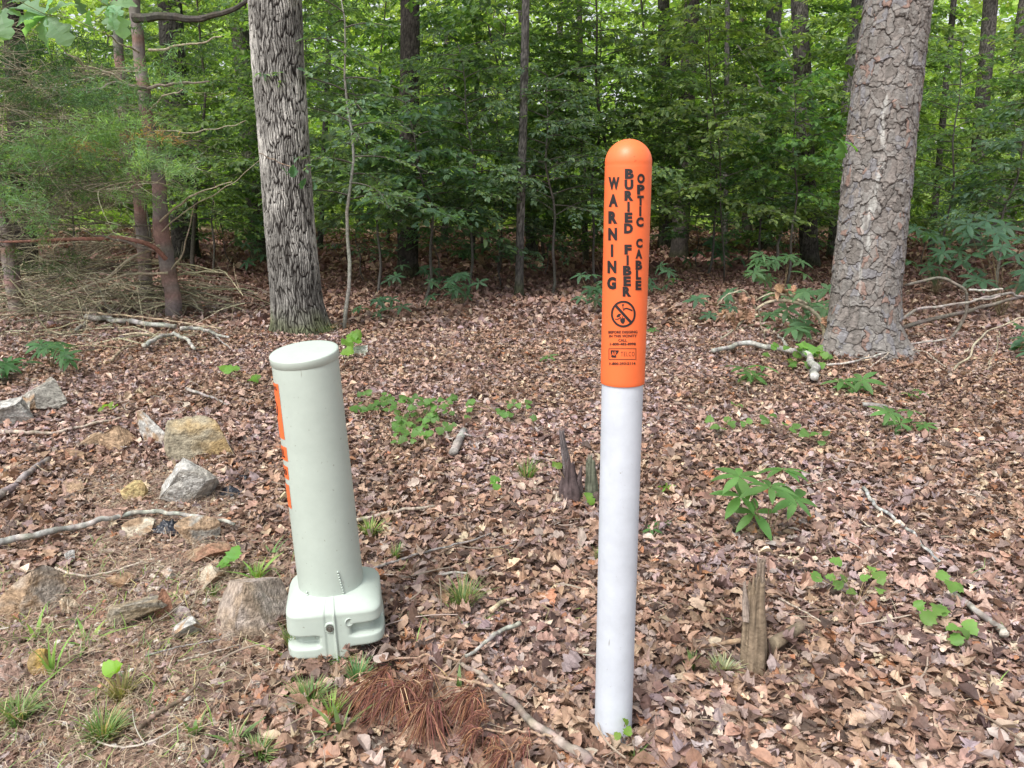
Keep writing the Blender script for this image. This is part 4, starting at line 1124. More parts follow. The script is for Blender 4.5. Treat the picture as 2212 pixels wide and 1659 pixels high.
stick('fallen_branch', 'long pale lichen crusted branch crossing the bare soil at lower left', [([(-20, 1192), (60, 1179), (130, 1161), (200, 1146), (275, 1121), (340, 1117), (420, 1129), (512, 1144)], 19, 9, LIC, 0.02)])
stick('stick', 'thin curved pale stick below the long lichen branch', [([(122, 1240), (150, 1254), (190, 1259), (235, 1251), (312, 1227)], 7, 5, PAL, 0.008)])
stick('stick', 'light grey stick running in from the left edge above the tan rocks', [([(-20, 944), (60, 946), (120, 944), (200, 926), (262, 912)], 12, 5, PAL, 0.012)])
stick('log', 'soft grey rotting log at the left edge', [([(-20, 1104), (20, 1074), (50, 1046), (108, 1000)], 26, 12, (0.33, 0.28, 0.27), 0.0)], 'log')
stick('stick', 'smooth brown stick near the bottom left corner', [([(293, 1602), (345, 1560), (400, 1525), (425, 1500), (431, 1476)], 14, 7, BRN, 0.012)])
stick('stick', 'thin brown twig lying between the flat rocks and pedestal', [([(283, 1402), (320, 1372), (362, 1340), (405, 1310)], 6, 4, BRN, 0.012)])
stick('stick', 'pair of thin grey twigs left of the pedestal foot', [([(318, 1432), (400, 1410), (480, 1396)], 5, 3, GRY, 0.01), ([(385, 1445), (440, 1430), (520, 1408)], 5, 3, PAL, 0.01)])
stick('fallen_branch', 'white lichen covered branch lying under the left brush', [([(187, 694), (234, 698), (286, 703), (338, 710), (380, 711)], 15, 12, LIC, 0.05), ([(167, 720), (186, 702)], 9, 7, LIC, 0.03)])
stick('fallen_branch', 'grey white crooked branch between brush and big oak', [([(391, 718), (430, 716), (469, 730), (497, 738)], 11, 6, LIC, 0.05), ([(455, 722), (480, 745), (500, 760)], 5, 3, GRY, 0.02)])
stick('fallen_branch', 'pale forked branch nearest the camera under the left brush', [([(310, 758), (338, 741), (370, 728), (401, 738), (422, 760)], 12, 8, LIC, 0.05), ([(242, 786), (258, 768), (275, 755), (300, 750)], 8, 5, TAN, 0.03)])
stick('stick', 'long thin tan stem stretched across the brush toward the oak', [([(-10, 688), (90, 684), (182, 680), (286, 689), (390, 702), (478, 718)], 7, 4, TAN, 0.12)])
stick('stick', 'short grey stick on the leaves up left of the pedestal cap', [([(403, 850), (450, 864), (492, 882)], 9, 5, GRY, 0.012)])
stick('stick', 'pale stick reaching from the right of the pedestal tube', [([(770, 1137), (850, 1117), (940, 1105)], 10, 7, PAL, 0.012)])
stick('stick', 'long grey twig rising right of the pedestal foot', [([(806, 1243), (880, 1216), (950, 1198), (1020, 1180), (1062, 1164)], 8, 4, GRY, 0.012)])
stick('stick', 'bleached curved stick above the centre grass tuft', [([(948, 1258), (984, 1249), (1024, 1254)], 8, 5, (0.6, 0.56, 0.5), 0.012), ([(1015, 1262), (1045, 1245), (1066, 1236)], 4, 3, GRY, 0.01)])
stick('stick', 'lichen flecked stick pointing at the fallen needles', [([(1008, 1436), (1037, 1416), (1057, 1399), (1087, 1376), (1126, 1363)], 9, 13, LIC, 0.02)])
stick('wood_chip', 'curved cream wood chip right of the centre grass tuft', [([(1060, 1337), (1084, 1316), (1114, 1307)], 14, 9, (0.62, 0.5, 0.34), 0.012)], 'wood chip')
stick('fallen_branch', 'slender pale grey branch at the right pointing at the vine seedlings', [([(1866, 1066), (1888, 1106), (1921, 1127), (1968, 1163), (1995, 1196), (2030, 1227)], 10, 7, (0.46, 0.47, 0.44), 0.012)])
stick('bark_strip', 'flat pale strip of bark right of the vine seedlings', [([(2060, 1290), (2090, 1325), (2125, 1350), (2170, 1390)], 12, 22, (0.46, 0.42, 0.38), 0.004)], 'bark')
stick('stick', 'thin straw coloured twig right of the broken stub', [([(1681, 1306), (1730, 1332), (1775, 1360)], 5, 4, PAL, 0.012)])
stick('log', 'short knobbly grey log piece lying left of the marker post', [([(1001, 944), (991, 966), (980, 992)], 20, 24, (0.42, 0.39, 0.36), 0.004), ([(1001, 948), (1018, 951)], 9, 5, GRY, 0.02)], 'log')
stick('log', 'stubby grey buried log end left of the seedling at right', [([(1862, 884), (1890, 886), (1912, 894)], 12, 18, GRY, 0.004)], 'log')
stick('fallen_branch', 'thick knotted grey branch lying left of the big pine', [([(1544, 771), (1560, 762), (1594, 753), (1661, 757), (1708, 770), (1751, 784), (1763, 828)], 12, 24, (0.44, 0.43, 0.40), 0.04), ([(1700, 762), (1690, 740), (1680, 730)], 9, 4, LIC, 0.06)])
stick('fallen_branch', 'long pale branch lying across the foot of the big pine', [([(1784, 797), (1858, 786), (1908, 770), (1968, 750), (2041, 740)], 6, 5, (0.5, 0.46, 0.42), 0.05), ([(1880, 800), (1905, 782), (1930, 760)], 4, 4, PAL, 0.05), ([(1960, 760), (2000, 768), (2040, 800)], 4, 3, PAL, 0.04)])
def bough(name, lab, Yp, paths, cat='branch', leaves=()):
    base = G(*Yp); Y = base[1]
    root = thing(name, base, lab, cat)
    for k, (pts, w0, w1, col) in enumerate(paths):
        Q = wig(smooth(Pl(pts, Y, dY=np.linspace(0, 0.1 * len(pts) * (rng.random() - 0.3), len(pts))), 28), 0.025)
        mb = MB(); mb.tube(Q, np.linspace(pxr(Q[0], w0 / 2), pxr(Q[-1], w1 / 2), 28), 8, jitcol(col, 28, 0.25), rough=0.2)
        build(mb, 'stem' if k == 0 else 'side_twig', 'twig', root, True)
    for (px, py, n, s, c) in leaves:
        mb = MB(); p = At(px, py, Y - 0.03)
        pos = p + rng.normal(size=(n, 3)) * 0.035
        inst(mb, dead_temps if c[0] > c[1] else GREEN_OAK, pos, rotm(rng.random(n) * 2 * PI, -1.2 + rng.normal(size=n) * 0.4, rng.normal(size=n) * 0.5), s * (0.8 + 0.4 * rng.random(n)), jitcol(c, n, 0.25))
        build(mb, 'leaves', 'litter' if c[0] > c[1] else 'foliage', root)
    return root
bough('fallen_branch', 'arching tan branch with withered leaves leaning left of the big pine', (1770, 758),
  [([(1782, 752), (1778, 693), (1760, 674), (1741, 660), (1708, 646), (1661, 650), (1634, 668), (1574, 720), (1558, 735)], 10, 4, TN), ([(1741, 658), (1708, 640), (1681, 633), (1650, 640), (1631, 650)], 7, 3, TN),
   ([(1634, 668), (1622, 652), (1614, 632), (1600, 626), (1560, 645), (1550, 660)], 5, 2, TN), ([(1640, 664), (1645, 690), (1650, 730), (1670, 760)], 4, 2, TN), ([(1630, 700), (1600, 710), (1560, 716)], 4, 2, TN)],
  leaves=[(1690, 622, 9, 0.1, (0.33, 0.21, 0.13)), (1616, 640, 6, 0.09, (0.30, 0.18, 0.12)), (1575, 672, 8, 0.1, (0.30, 0.19, 0.12)), (1608, 676, 8, 0.1, (0.28, 0.17, 0.11)), (1790, 682, 6, 0.09, (0.36, 0.22, 0.13))])
bough('fallen_branch', 'grey fallen limbs propped beside the right of the big pine', (2040, 740),
  [([(1938, 712), (2008, 690), (2091, 670), (2175, 650), (2230, 640)], 10, 6, (0.17, 0.15, 0.13)), ([(1941, 693), (1981, 670), (2084, 653), (2158, 641)], 7, 4, (0.3, 0.27, 0.24)),
   ([(1958, 615), (2034, 598), (2068, 610), (2091, 636), (2091, 673), (2071, 713), (2045, 745)], 6, 7, (0.2, 0.18, 0.15)), ([(2091, 627), (2165, 626)], 5, 4, (0.42, 0.4, 0.36)), ([(2100, 650), (2180, 632), (2230, 650)], 7, 5, (0.22, 0.2, 0.18))])
bough('fallen_branch', 'thin bent tan stem rising at the right behind the litter', (2051, 804), [([(2051, 804), (2098, 768), (2108, 738), (2141, 710), (2208, 688), (2240, 684)], 5, 3, TN), ([(2130, 800), (2150, 755), (2160, 715)], 3, 2, TN)])
bough('sapling', 'bowed bare sapling stem bending over left of the big pine', (1757, 572),
  [([(1756, 572), (1760, 480), (1758, 400), (1748, 317), (1721, 247), (1681, 187)], 9, 6, (0.27, 0.27, 0.24)), ([(1671, 217), (1648, 190), (1624, 143), (1591, 97)], 6, 4, (0.10, 0.10, 0.08)), ([(1734, 180), (1704, 127), (1690, 90), (1684, 60)], 5, 4, (0.36, 0.36, 0.32)),
   ([(1681, 213), (1650, 245), (1641, 270), (1641, 300), (1661, 323), (1678, 350)], 4, 3, (0.4, 0.4, 0.34))], 'sapling')
bough('dead_sapling', 'bleached dead branching top standing before the shaded heap', (1676, 580), [([(1676, 580), (1682, 520), (1704, 460), (1738, 430)], 7, 4, (0.3, 0.27, 0.25)), ([(1738, 430), (1752, 450), (1769, 498)], 4, 2, (0.4, 0.37, 0.34)), ([(1738, 430), (1700, 440), (1660, 466)], 4, 2, (0.4, 0.37, 0.34)), ([(1704, 460), (1714, 500), (1716, 530)], 3, 2, (0.36, 0.33, 0.3)), ([(1738, 430), (1775, 455), (1815, 480)], 4, 2, (0.3, 0.27, 0.25)), ([(1704, 455), (1680, 432), (1655, 425)], 3, 2, (0.3, 0.27, 0.25))], 'sapling')
bough('hanging_vine', 'thin bare vine hanging against the right side of the big pine', (1868, 772), [([(1946, 560), (1930, 600), (1925, 640), (1925, 690), (1934, 720), (1944, 756)], 3, 3, (0.4, 0.37, 0.33))], 'vine')
bough('leafy_twig', 'single bright lobed leaf on a twig at the left edge of the big pine', (1830, 830), [([(1870, 300), (1840, 292), (1822, 296)], 2, 2, BRN)], 'twig', leaves=[(1815, 300, 3, 0.14, (0.12, 0.27, 0.06)), (1780, 305, 2, 0.10, (0.10, 0.22, 0.06))])
bough('leafy_twig', 'small green leaf sprig in front of the pale oak trunk', (640, 760), [([(560, 330), (600, 350), (640, 365)], 2, 2, BRN)], 'twig', leaves=[(625, 368, 4, 0.1, (0.07, 0.16, 0.08)), (660, 378, 3, 0.09, (0.07, 0.16, 0.08))])

# hanging oak branch, upper left corner
root = thing('oak_branch', At(-70, -60, 3.5), 'leafy oak branch with large lobed leaves hanging in the upper left corner', 'branch')
mb = MB()
for pts in ([(-120, -80), (0, -20), (60, 12), (97, 31)], [(120, -60), (180, -20), (232, 12)], [(97, 31), (150, 38), (190, 55), (225, 72)], [(-120, -20), (-40, 5), (0, 22)]):
    mb.tube(smooth(Pl(pts, 3.5), 16), 0.0022, 6, (0.16, 0.2, 0.09))
build(mb, 'twigs', 'twig', root, True)
def aim_leaf(mb, a, b, col, tmp=None, wid=1.0, roll=None):
    y = b - a; L = np.linalg.norm(y); y /= L
    up = np.array([rng.normal() * 0.35, -0.55 + rng.normal() * 0.25, 0.8])
    x = np.cross(y, up); x /= np.linalg.norm(x); z = np.cross(x, y)
    tv, tf = (tmp or GREEN_OAK)[rng.integers(0, len(tmp or GREEN_OAK))]
    mb.add(a + (tv[:, :1] * wid * x + tv[:, 1:2] * y + tv[:, 2:] * z) * L, tf, jitcol(col, 1, 0.15)[0])
mb = MB()
for (n_, tips) in [((97, 31), [(30, 48), (48, 72), (92, 92), (150, 96), (30, 5), (165, 2), (110, -30)]), ((232, 12), [(205, 30), (247, 62), (272, 80), (296, 6), (214, -25), (262, 30)]), ((0, 22), [(12, 62), (46, 30), (15, 80), (-40, 60)])]:
    for tp in tips:
        aim_leaf(mb, At(n_[0], n_[1], 3.5), At(tp[0], tp[1], 3.5 + rng.normal() * 0.04), (0.22, 0.38, 0.22), wid=1.1)
for (a_, b_) in [((110, 50), (100, 115)), ((190, 20), (196, 66)), ((250, 20), (268, 72)), ((0, 40), (12, 90)), ((160, -10), (180, 30)), ((60, 0), (20, -5))]:
    aim_leaf(mb, At(a_[0], a_[1], 3.75), At(b_[0], b_[1], 3.8), (0.10, 0.20, 0.10), wid=1.2)
build(mb, 'leaves', 'foliage', root)

# ------------------------------------------------------------------ broken stubs
def stub(name, lab, parts_, cat='stump'):
    b = G(*parts_[0][0][0]); root = thing(name, b, lab, cat); Y = b[1] + 0.02
    for k, (pts, ws, col, nm) in enumerate(parts_):
        Q0 = Pl(pts, Y); Q = smooth(Q0, 40)
        rr = np.interp(np.linspace(0, 1, 40), np.linspace(0, 1, len(ws)), [pxr(Q0[0], w / 2) for w in ws])
        if k == 0: Q[0, 2] -= 0.03
        sd = 40; a = np.arange(sd) * 2 * PI / sd
        mb = MB(); V = []; cc = []
        for i_, (p, r) in enumerate(zip(Q, rr)):
            t = i_ / 39
            g = 1 + 0.22 * np.sin(a * 5 + k) * (1 - t * 0.3) + 0.28 * (vnoise(a * 4, a * 0 + t * 2 + k, 5) - 0.5) + 0.16 * (vnoise(a * 14, a * 0 + t * 3, 6) - 0.5)
            jag = (vnoise(a * 3.2, a * 0 + k, 9) - 0.2) * 0.10 * max(0, t - 0.75) * 4 * (1 if nm == 'stem' else 0.2)
            V.append(np.stack([p[0] + r * g * np.cos(a), p[1] + r * g * np.sin(a), p[2] + jag], 1))
            cc.append(np.asarray(col) * (0.45 + 0.9 * vnoise(a * 15, a * 0 + t * 4, 8))[:, None])
        V = np.vstack(V); i = np.arange(39)[:, None] * sd; j = np.arange(sd)[None]; j2 = (j + 1) % sd
        mb.add(V, np.stack([i + j, i + j2, i + sd + j2, i + sd + j], -1).reshape(-1, 4), np.vstack(cc))
        mb.V.append(Q[-1:] + np.array([[0, 0, -0.02]])); mb.c.append(np.array([col]) * 0.5)
        mb.T.append(np.array([(39 * sd + q_, 39 * sd + (q_ + 1) % sd, 40 * sd) for q_ in range(sd)])); mb.n += 1
        build(mb, nm, 'bark', root, True)
    return root
SB = (0.24, 0.185, 0.13)
r_ = stub('tree_stub', 'weathered split wooden stub standing right of the marker post', [([(1628, 1462), (1630, 1400), (1632, 1340), (1634, 1285)], [50, 46, 42, 30], SB, 'stem'), ([(1638, 1330), (1642, 1270), (1644, 1214)], [24, 18, 15], (0.27, 0.215, 0.17), 'splinter'), ([(1613, 1340), (1610, 1300), (1608, 1262)], [18, 13, 5], (0.34, 0.28, 0.24), 'splinter')])
stick('log', 'short rotten log leaning against the split stub', [([(1652, 1428), (1690, 1400), (1728, 1372)], 38, 26, (0.27, 0.21, 0.15), 0.012)], 'log')
stick('stick', 'flat brown root running left from the split stub', [([(1602, 1402), (1570, 1406), (1530, 1412)], 16, 8, (0.32, 0.22, 0.15), 0.008)])
stub('tree_stub', 'dark shredded rotten stump just left of the marker post', [([(1236, 1092), (1234, 1055), (1230, 1016)], [50, 44, 22], (0.10, 0.075, 0.075), 'stem'), ([(1228, 1030), (1220, 980), (1212, 934)], [18, 15, 9], (0.15, 0.13, 0.13), 'splinter'), ([(1246, 1060), (1252, 1030), (1256, 1010)], [14, 10, 4], (0.13, 0.1, 0.1), 'splinter')])
stub('tree_stub', 'small mossy grey stub hidden against the left of the post', [([(1278, 1088), (1278, 1050), (1277, 1012)], [26, 24, 18], (0.14, 0.15, 0.11), 'stem')])

# ------------------------------------------------------------------ fallen pine branch with red-brown needles
root = thing('fallen_pine_branch', G(1110, 1519), 'fallen pine branch with drooping red brown needle bunches below the pedestal', 'branch')
for k, (pts, w0, w1, lift) in enumerate([([(990, 1432), (1044, 1456), (1070, 1489), (1110, 1519), (1154, 1566), (1204, 1598), (1254, 1630), (1275, 1648)], 9, 24, 0.03), ([(880, 1457), (925, 1456), (970, 1464), (1064, 1483)], 5, 7, 0.05), ([(845, 1425), (900, 1418), (950, 1416), (997, 1428)], 5, 6, 0.04), ([(1040, 1576), (1090, 1580), (1144, 1582), (1190, 1592)], 4, 6, 0.04), ([(990, 1500), (1020, 1475), (1040, 1465)], 4, 4, 0.05)]):
    mb = MB(); Q = smooth(Pl(pts, None, lift), 40); rr = np.linspace(pxr(Q[0], w0 / 2), pxr(Q[-1], w1 / 2), 40)
    Q = wig(Q, 0.01); mb.tube(Q, rr * (0.85 + 0.3 * rng.random(40)), 10, jitcol((0.27, 0.22, 0.19) if k == 0 else (0.36, 0.25, 0.18), 40, 0.3), rough=0.2)
    build(mb, 'branch' if k == 0 else 'side_twig', 'twig', root, True)
for (bx, by, tx, ty, n, sp) in [(838, 1438, 770, 1560, 120, 0.5), (872, 1476, 800, 1570, 130, 0.5), (885, 1474, 868, 1545, 70, 0.5), (922, 1438, 905, 1520, 70, 0.35), (935, 1472, 890, 1520, 70, 0.5), (930, 1515, 890, 1612, 170, 0.42), (945, 1515, 935, 1600, 70, 0.3), (1030, 1488, 960, 1562, 110, 0.5), (1038, 1500, 1000, 1560, 70, 0.4), (1056, 1549, 1010, 1572, 60, 0.4), (1040, 1578, 990, 1612, 90, 0.5), (1072, 1595, 1062, 1640, 60, 0.5), (1148, 1606, 1120, 1638, 60, 0.5), (1104, 1626, 1060, 1690, 90, 0.5)]:
    mb = MB(); a = G(bx, by, 0.085); b = G(tx, ty, 0.04); L0 = np.linalg.norm(b - a); d0 = (b - a) / L0; s0 = np.cross(d0, [0, 0, 1]); s0 /= np.linalg.norm(s0)
    for k in range(int(n * 0.75)):
        an = rng.normal() * sp; d = d0 * math.cos(an) + s0 * math.sin(an); L = L0 * (0.7 + 0.35 * rng.random())
        st = a + d0 * (rng.random() * 0.25 * L0) + rng.normal(size=3) * 0.005
        t = np.linspace(0, 1, 5)[:, None]
        Q = st + d * L * t + rng.normal(size=3) * np.array([0.012, 0.012, 0.004]) * t * t + np.array([0, 0, 1.0]) * (0.035 * np.sin(t * PI) * (0.3 + rng.random()) - 0.02 * t)
        Q[:, 2] = np.maximum(Q[:, 2], gz(Q[:, 0], Q[:, 1]) + 0.036 + 0.02 * rng.random())
        w = 0.0008 + 0.0004 * rng.random()
        mb.tube(Q, np.array([w, w, w, w * 0.8, w * 0.3]), 3, pal([(0.27, 0.12, 0.085), (0.33, 0.18, 0.10), (0.21, 0.09, 0.075), (0.42, 0.29, 0.19), (0.13, 0.06, 0.05)], [4, 3, 3, 1.8, 1.5], 1, 0.25)[0], cap=False)
    build(mb, 'needle_bunch', 'debris', root)

# ------------------------------------------------------------------ rocks
ico = bmesh.new(); bmesh.ops.create_icosphere(ico, subdivisions=5, radius=1.0)
RV = np.array([v.co[:] for v in ico.verts]); RF = np.array([[v.index for v in f.verts] for f in ico.faces]); ico.free()
def rock(lab, x0, y0, x1, y1, c1, c2, seed, thick=0.8, rot=0.0, sharp=None, tip=None, group='rocks at lower left'):
    b = G((x0 + x1) / 2, y1 - (y1 - y0) * 0.12)
    W = pxr(b, (x1 - x0) / 2); Hh = (y1 - y0) / FPX * depth(b)
    r_ = np.random.default_rng(1000 + seed)
    V = RV.copy()
    planes = sharp or [None] * 11
    for k in range(len(planes)):
        n = r_.normal(size=3); n /= np.linalg.norm(n); d = 0.30 + 0.45 * r_.random()
        if planes[k]: n = np.array(planes[k][:3], float); n /= np.linalg.norm(n); d = planes[k][3]
        dot = V @ n; m = dot > d
        V[m] -= n * (dot[m] - d)[:, None] * 0.97
    V += 0.05 * (fbm(RV[:, 0] * 3 + seed, RV[:, 1] * 3 + RV[:, 2] * 2, 4, seed) - 0.5)[:, None] * RV * 2
    rid = np.abs(vnoise(V[:, 2] * 9 + V[:, 0] * 2 + seed, V[:, 1] * 1.3, seed + 3) - 0.5)
    V += RV * (0.05 * rid - 0.02)[:, None]
    lo, hi = V.min(0), V.max(0); V = (V - (lo + hi) / 2) / (hi - lo) * 2
    ht = Hh * thick * 1.18; dp = max(0.35 * W, min(W * 0.9, Hh * 0.8))
    V = V * np.array([W * 1.12, dp, ht * 0.64])
    ca, sa = math.cos(rot), math.sin(rot)
    V = np.stack([V[:, 0] * ca - V[:, 2] * sa, V[:, 1], V[:, 0] * sa + V[:, 2] * ca], 1)
    ctr = b + np.array([0, dp * 0.75, 0])
    ctr[2] = float(gz(ctr[0], ctr[1])) + ht * 0.27 + 0.012
    n1 = fbm(RV[:, 0] * 1.6 + seed * 3, RV[:, 2] * 1.6 + RV[:, 1], 4, seed + 50); n2 = 0.5 * fbm(RV[:, 0] * 7 + 5, RV[:, 2] * 7 + 9, 4, seed + 60) + 0.5 * fbm(RV[:, 1] * 8 + RV[:, 0] * 3, RV[:, 2] * 9, 4, seed + 61)
    k = np.clip((n1 - 0.42) * 5, 0, 1)[:, None]
    col = (np.array(c1) * (1 - k) + np.array(c2) * k) * (0.42 + 0.8 * n2)[:, None]
    mb = MB(); mb.add(V + ctr, RF, np.clip(col, 0.01, 0.85))
    o = build(mb, 'rock', 'stone', smooth=False, origin=ctr)
    return tag(o, lab, 'rock', group)
TN1, OC, GY, WH, RB_, PK = (0.37, 0.26, 0.17), (0.38, 0.275, 0.14), (0.37, 0.35, 0.31), (0.50, 0.49, 0.46), (0.32, 0.18, 0.12), (0.40, 0.27, 0.22)
for k, a in enumerate([
 ('pale grey slab cut by the left edge of the picture', -40, 868, 52, 936, GY, WH, .8, 0.0),
 ('long grey wedge of rock rising to the right at the left edge', 26, 838, 120, 905, GY, TN1, .8, 0.35),
 ('square tan block left of the white topped rock', 214, 930, 284, 980, TN1, (0.46, 0.32, 0.21), .9, 0.0),
 ('tan rock with a white flat top between two bigger rocks', 298, 898, 360, 974, TN1, WH, .9, 0.15),
 ('largest ochre and grey rock of the upper group', 350, 916, 494, 1006, (0.34, 0.30, 0.22), OC, .85, 0.05),
 ('pale grey pyramid rock below the ochre one', 333, 1003, 455, 1096, WH, GY, .85, -0.15),
 ('small brown rock left of the square tan block', 172, 944, 216, 976, TN1, GY, .8, 0.0),
 ('small rusty brown rock near the rotting log', 140, 976, 177, 1002, RB_, TN1, .8, 0.0),
 ('smooth round pinkish stone below the rusty one', 135, 1045, 174, 1080, PK, TN1, .8, 0.1),
 ('yellowish stained rock left of the pale pyramid', 262, 1036, 312, 1087, OC, (0.5, 0.4, 0.2), .7, 0.0),
 ('flat pink stone behind the long lichen branch', 188, 1094, 262, 1146, PK, (0.5, 0.34, 0.26), .7, 0.2),
 ('cream stone just under the long lichen branch', 262, 1128, 324, 1168, (0.52, 0.46, 0.36), TN1, .7, 0.1),
 ('mottled tan rock right of the crumpled black plastic', 382, 1130, 458, 1180, TN1, GY, .75, 0.0),
 ('flat reddish slab sunk below the mottled tan rock', 382, 1182, 490, 1224, RB_, TN1, .6, 0.05),
 ('broad grey tan boulder cut by the left edge', -30, 1250, 101, 1346, (0.38, 0.33, 0.28), TN1, .85, 0.0),
 ('cream pebble right of the left edge boulder', 118, 1303, 158, 1336, (0.58, 0.48, 0.36), (0.5, 0.36, 0.24), .8, 0.0),
 ('olive tan flat rock beside an upright red stone', 229, 1299, 344, 1365, (0.36, 0.29, 0.20), (0.30, 0.27, 0.22), .75, 0.15),
 ('upright red brown stone against the olive rock', 333, 1289, 367, 1352, RB_, (0.38, 0.2, 0.13), .95, 0.0),
 ('biggest grey brown rock just left of the pedestal base', 457, 1255, 620, 1396, (0.36, 0.28, 0.21), (0.42, 0.36, 0.32), .72, -0.22),
 ('long cream stone above the biggest rock', 406, 1234, 471, 1277, (0.55, 0.47, 0.36), TN1, .7, 0.3),
 ('brown oval stone in the middle of the bare soil', 229, 1250, 279, 1281, (0.36, 0.22, 0.13), TN1, .8, 0.0),
 ('tan and white stone at the left edge near the bottom', -14, 1439, 40, 1489, PK, WH, .85, 0.0),
 ('mustard yellow stone near the bottom left', 60, 1418, 99, 1464, (0.48, 0.33, 0.11), OC, .9, 0.0),
 ('white and tan streaked stone below the olive rock', 356, 1348, 422, 1394, WH, TN1, .75, 0.2),
 ('small pale pebble above the olive rock', 346, 1238, 378, 1258, (0.55, 0.42, 0.34), WH, .8, 0.0),
 ('purplish grey chip left of the biggest rock', 376, 1320, 406, 1346, (0.36, 0.28, 0.28), GY, .8, 0.5),
 ('small bright white chip below the long branch', 138, 1198, 162, 1225, WH, (0.7, 0.68, 0.66), .8, 0.5),
 ('small pinkish pebble under the pedestal at left', 538, 1477, 566, 1502, PK, WH, .8, 0.0),
]):
    sh = [(-1, -0.5, 0.35, 0.42), (0.35, -0.8, 0.5, 0.30), (0.75, -0.25, 0.75, 0.34), (-0.2, 0.3, 1, 0.62), (1, -0.7, 0.1, 0.6), (-0.5, -1, -0.1, 0.42), None, None, (0.1, -1, 0.2, 0.38)] if 'biggest' in a[0] and 'just left' in a[0] else None
    rock(a[0], a[1], a[2], a[3], a[4], a[5], a[6], k, a[7], a[8], sh)
rock('small mossy pale stone right of the pedestal cap', 742, 745, 792, 775, (0.4, 0.42, 0.34), WH, 40, .6, 0.0, group=None)

# crumpled black plastic
def film(lab, x0, y0, x1, y1, seed, col):
    b = G((x0 + x1) / 2, y1); W = pxr(b, (x1 - x0)); D = max(0.04, (y1 - y0) / FPX * depth(b) * 1.0)
    n = 34; u = np.linspace(0, 1, n); U, Vv = np.meshgrid(u, u)
    edge = 0.28 * (fbm(U * 3 + seed, Vv * 3, 3, seed) - 0.5)
    X = (U - 0.5 + edge * 0.6) * W; Y = (Vv - 0.5 + edge * 0.4) * D * 1.2
    Z = 0.8 * D * np.clip(1 - (2 * (U - 0.5)) ** 2 - (2 * (Vv - 0.5)) ** 2, 0, 1) * 0.6 + D * 0.55 * (np.abs(fbm(U * 6, Vv * 6 + seed, 3, seed + 2) - 0.5))
    c = b + np.array([0, D * 0.6, 0.012])
    mb = MB(); i = np.arange(n - 1)[:, None] * n; j = np.arange(n - 1)[None]
    mb.add(np.stack([X, Y, Z], -1).reshape(-1, 3) + c, np.stack([i + j, i + j + 1, i + n + j + 1, i + n + j], -1).reshape(-1, 4), col)
    tag(build(mb, 'plastic_scrap', 'black_film', smooth=True, origin=c), lab, 'litter', 'scraps of black plastic')
film('crumpled black plastic sheet poking out under the long lichen branch', 325, 1120, 386, 1162, 3, (0, 0, 0))
film('dark plastic scrap right of the pale pyramid rock', 468, 1050, 514, 1078, 8, (0, 0, 0))
film('small dark scrap nearest the pedestal tube', 506, 1030, 535, 1044, 12, (0, 0, 0))

# ------------------------------------------------------------------ seedlings
def palmate(lab, base, whorls, ll, col, name='buckeye_seedling', nleaf=(5, 7), group=None, spread_y=0.10, stemc=(0.2, 0.16, 0.09), tiltr=0.25):
    b = G(*base); root = thing(name, b, lab, 'plant', group)
    sb = MB(); lb = MB()
    for (px, py) in whorls:
        w = At(px, py, b[1] + rng.normal() * spread_y)
        w[2] = max(w[2], float(gz(w[0], w[1])) + 0.05)
        mid = (b + w) / 2 + np.array([0, 0, 0.04])
        sb.tube(smooth([b, mid, w], 10), np.linspace(0.0025, 0.0015, 10), 5, stemc)
        n = rng.integers(nleaf[0], nleaf[1] + 1); a0 = rng.random() * 6
        face = np.array([rng.normal() * tiltr, -0.35 + rng.normal() * tiltr, 1.0]); face /= np.linalg.norm(face)
        e1 = np.cross(face, [0, 1, 0.01]); e1 /= np.linalg.norm(e1); e2 = np.cross(face, e1)
        for k in range(n):
            a = a0 + k * 2 * PI / n + rng.normal() * 0.12
            d = e1 * math.cos(a) + e2 * math.sin(a) - face * 0.18
            L = ll * (0.75 + 0.4 * rng.random()); x = np.cross(d, face); x /= np.linalg.norm(x); z = np.cross(x, d / np.linalg.norm(d))
            tv, tf = BROAD[rng.integers(0, 3)]
            lb.add(w + (tv[:, :1] * 0.66 * x + tv[:, 1:2] * d + tv[:, 2:] * z * 0.6) * L, tf, jitcol(col, 1, 0.15)[0])
    build(sb, 'stems', 'twig', root, True); build(lb, 'leaves', 'foliage', root, True)
    return root
BG, BG2, DG = (0.13, 0.28, 0.085), (0.12, 0.25, 0.08), (0.085, 0.175, 0.10)
palmate('largest bright palmate seedling right of the marker post', (1655, 1165), [(1597, 1028), (1690, 1012), (1630, 1106), (1718, 1078), (1665, 1050), (1600, 1070)], 0.125, BG, spread_y=0.06, tiltr=0.15)
palmate('round palmate seedling in front of the knotted branch', (1626, 832), [(1605, 795), (1648, 790), (1625, 808)], 0.14, BG2, spread_y=0.05)
palmate('low palmate seedling in front of the big pine foot', (1840, 852), [(1820, 822), (1862, 820), (1842, 834)], 0.15, BG2, spread_y=0.05)
palmate('palmate seedling right of the buried log end', (1950, 935), [(1920, 890), (1968, 886), (1945, 914), (1996, 918)], 0.11, BG2, spread_y=0.06)
palmate('tiny green seedling left of the orange sleeve base', (1184, 785), [(1184, 772)], 0.11, BG2)
palmate('small sprig on the open leaves right of the sleeve', (1410, 722), [(1408, 716)], 0.10, BG2)
palmate('small bright star seedling right of the white post', (1441, 1062), [(1441, 1052)], 0.055, (0.17, 0.32, 0.05), nleaf=(4, 5))
palmate('little sprig beside the upper right of the white post', (1415, 1165), [(1408, 1142), (1428, 1140)], 0.05, (0.08, 0.18, 0.06))
palmate('small sprig right of the low palmate seedling', (1975, 862), [(1966, 850), (1990, 848)], 0.08, BG2)
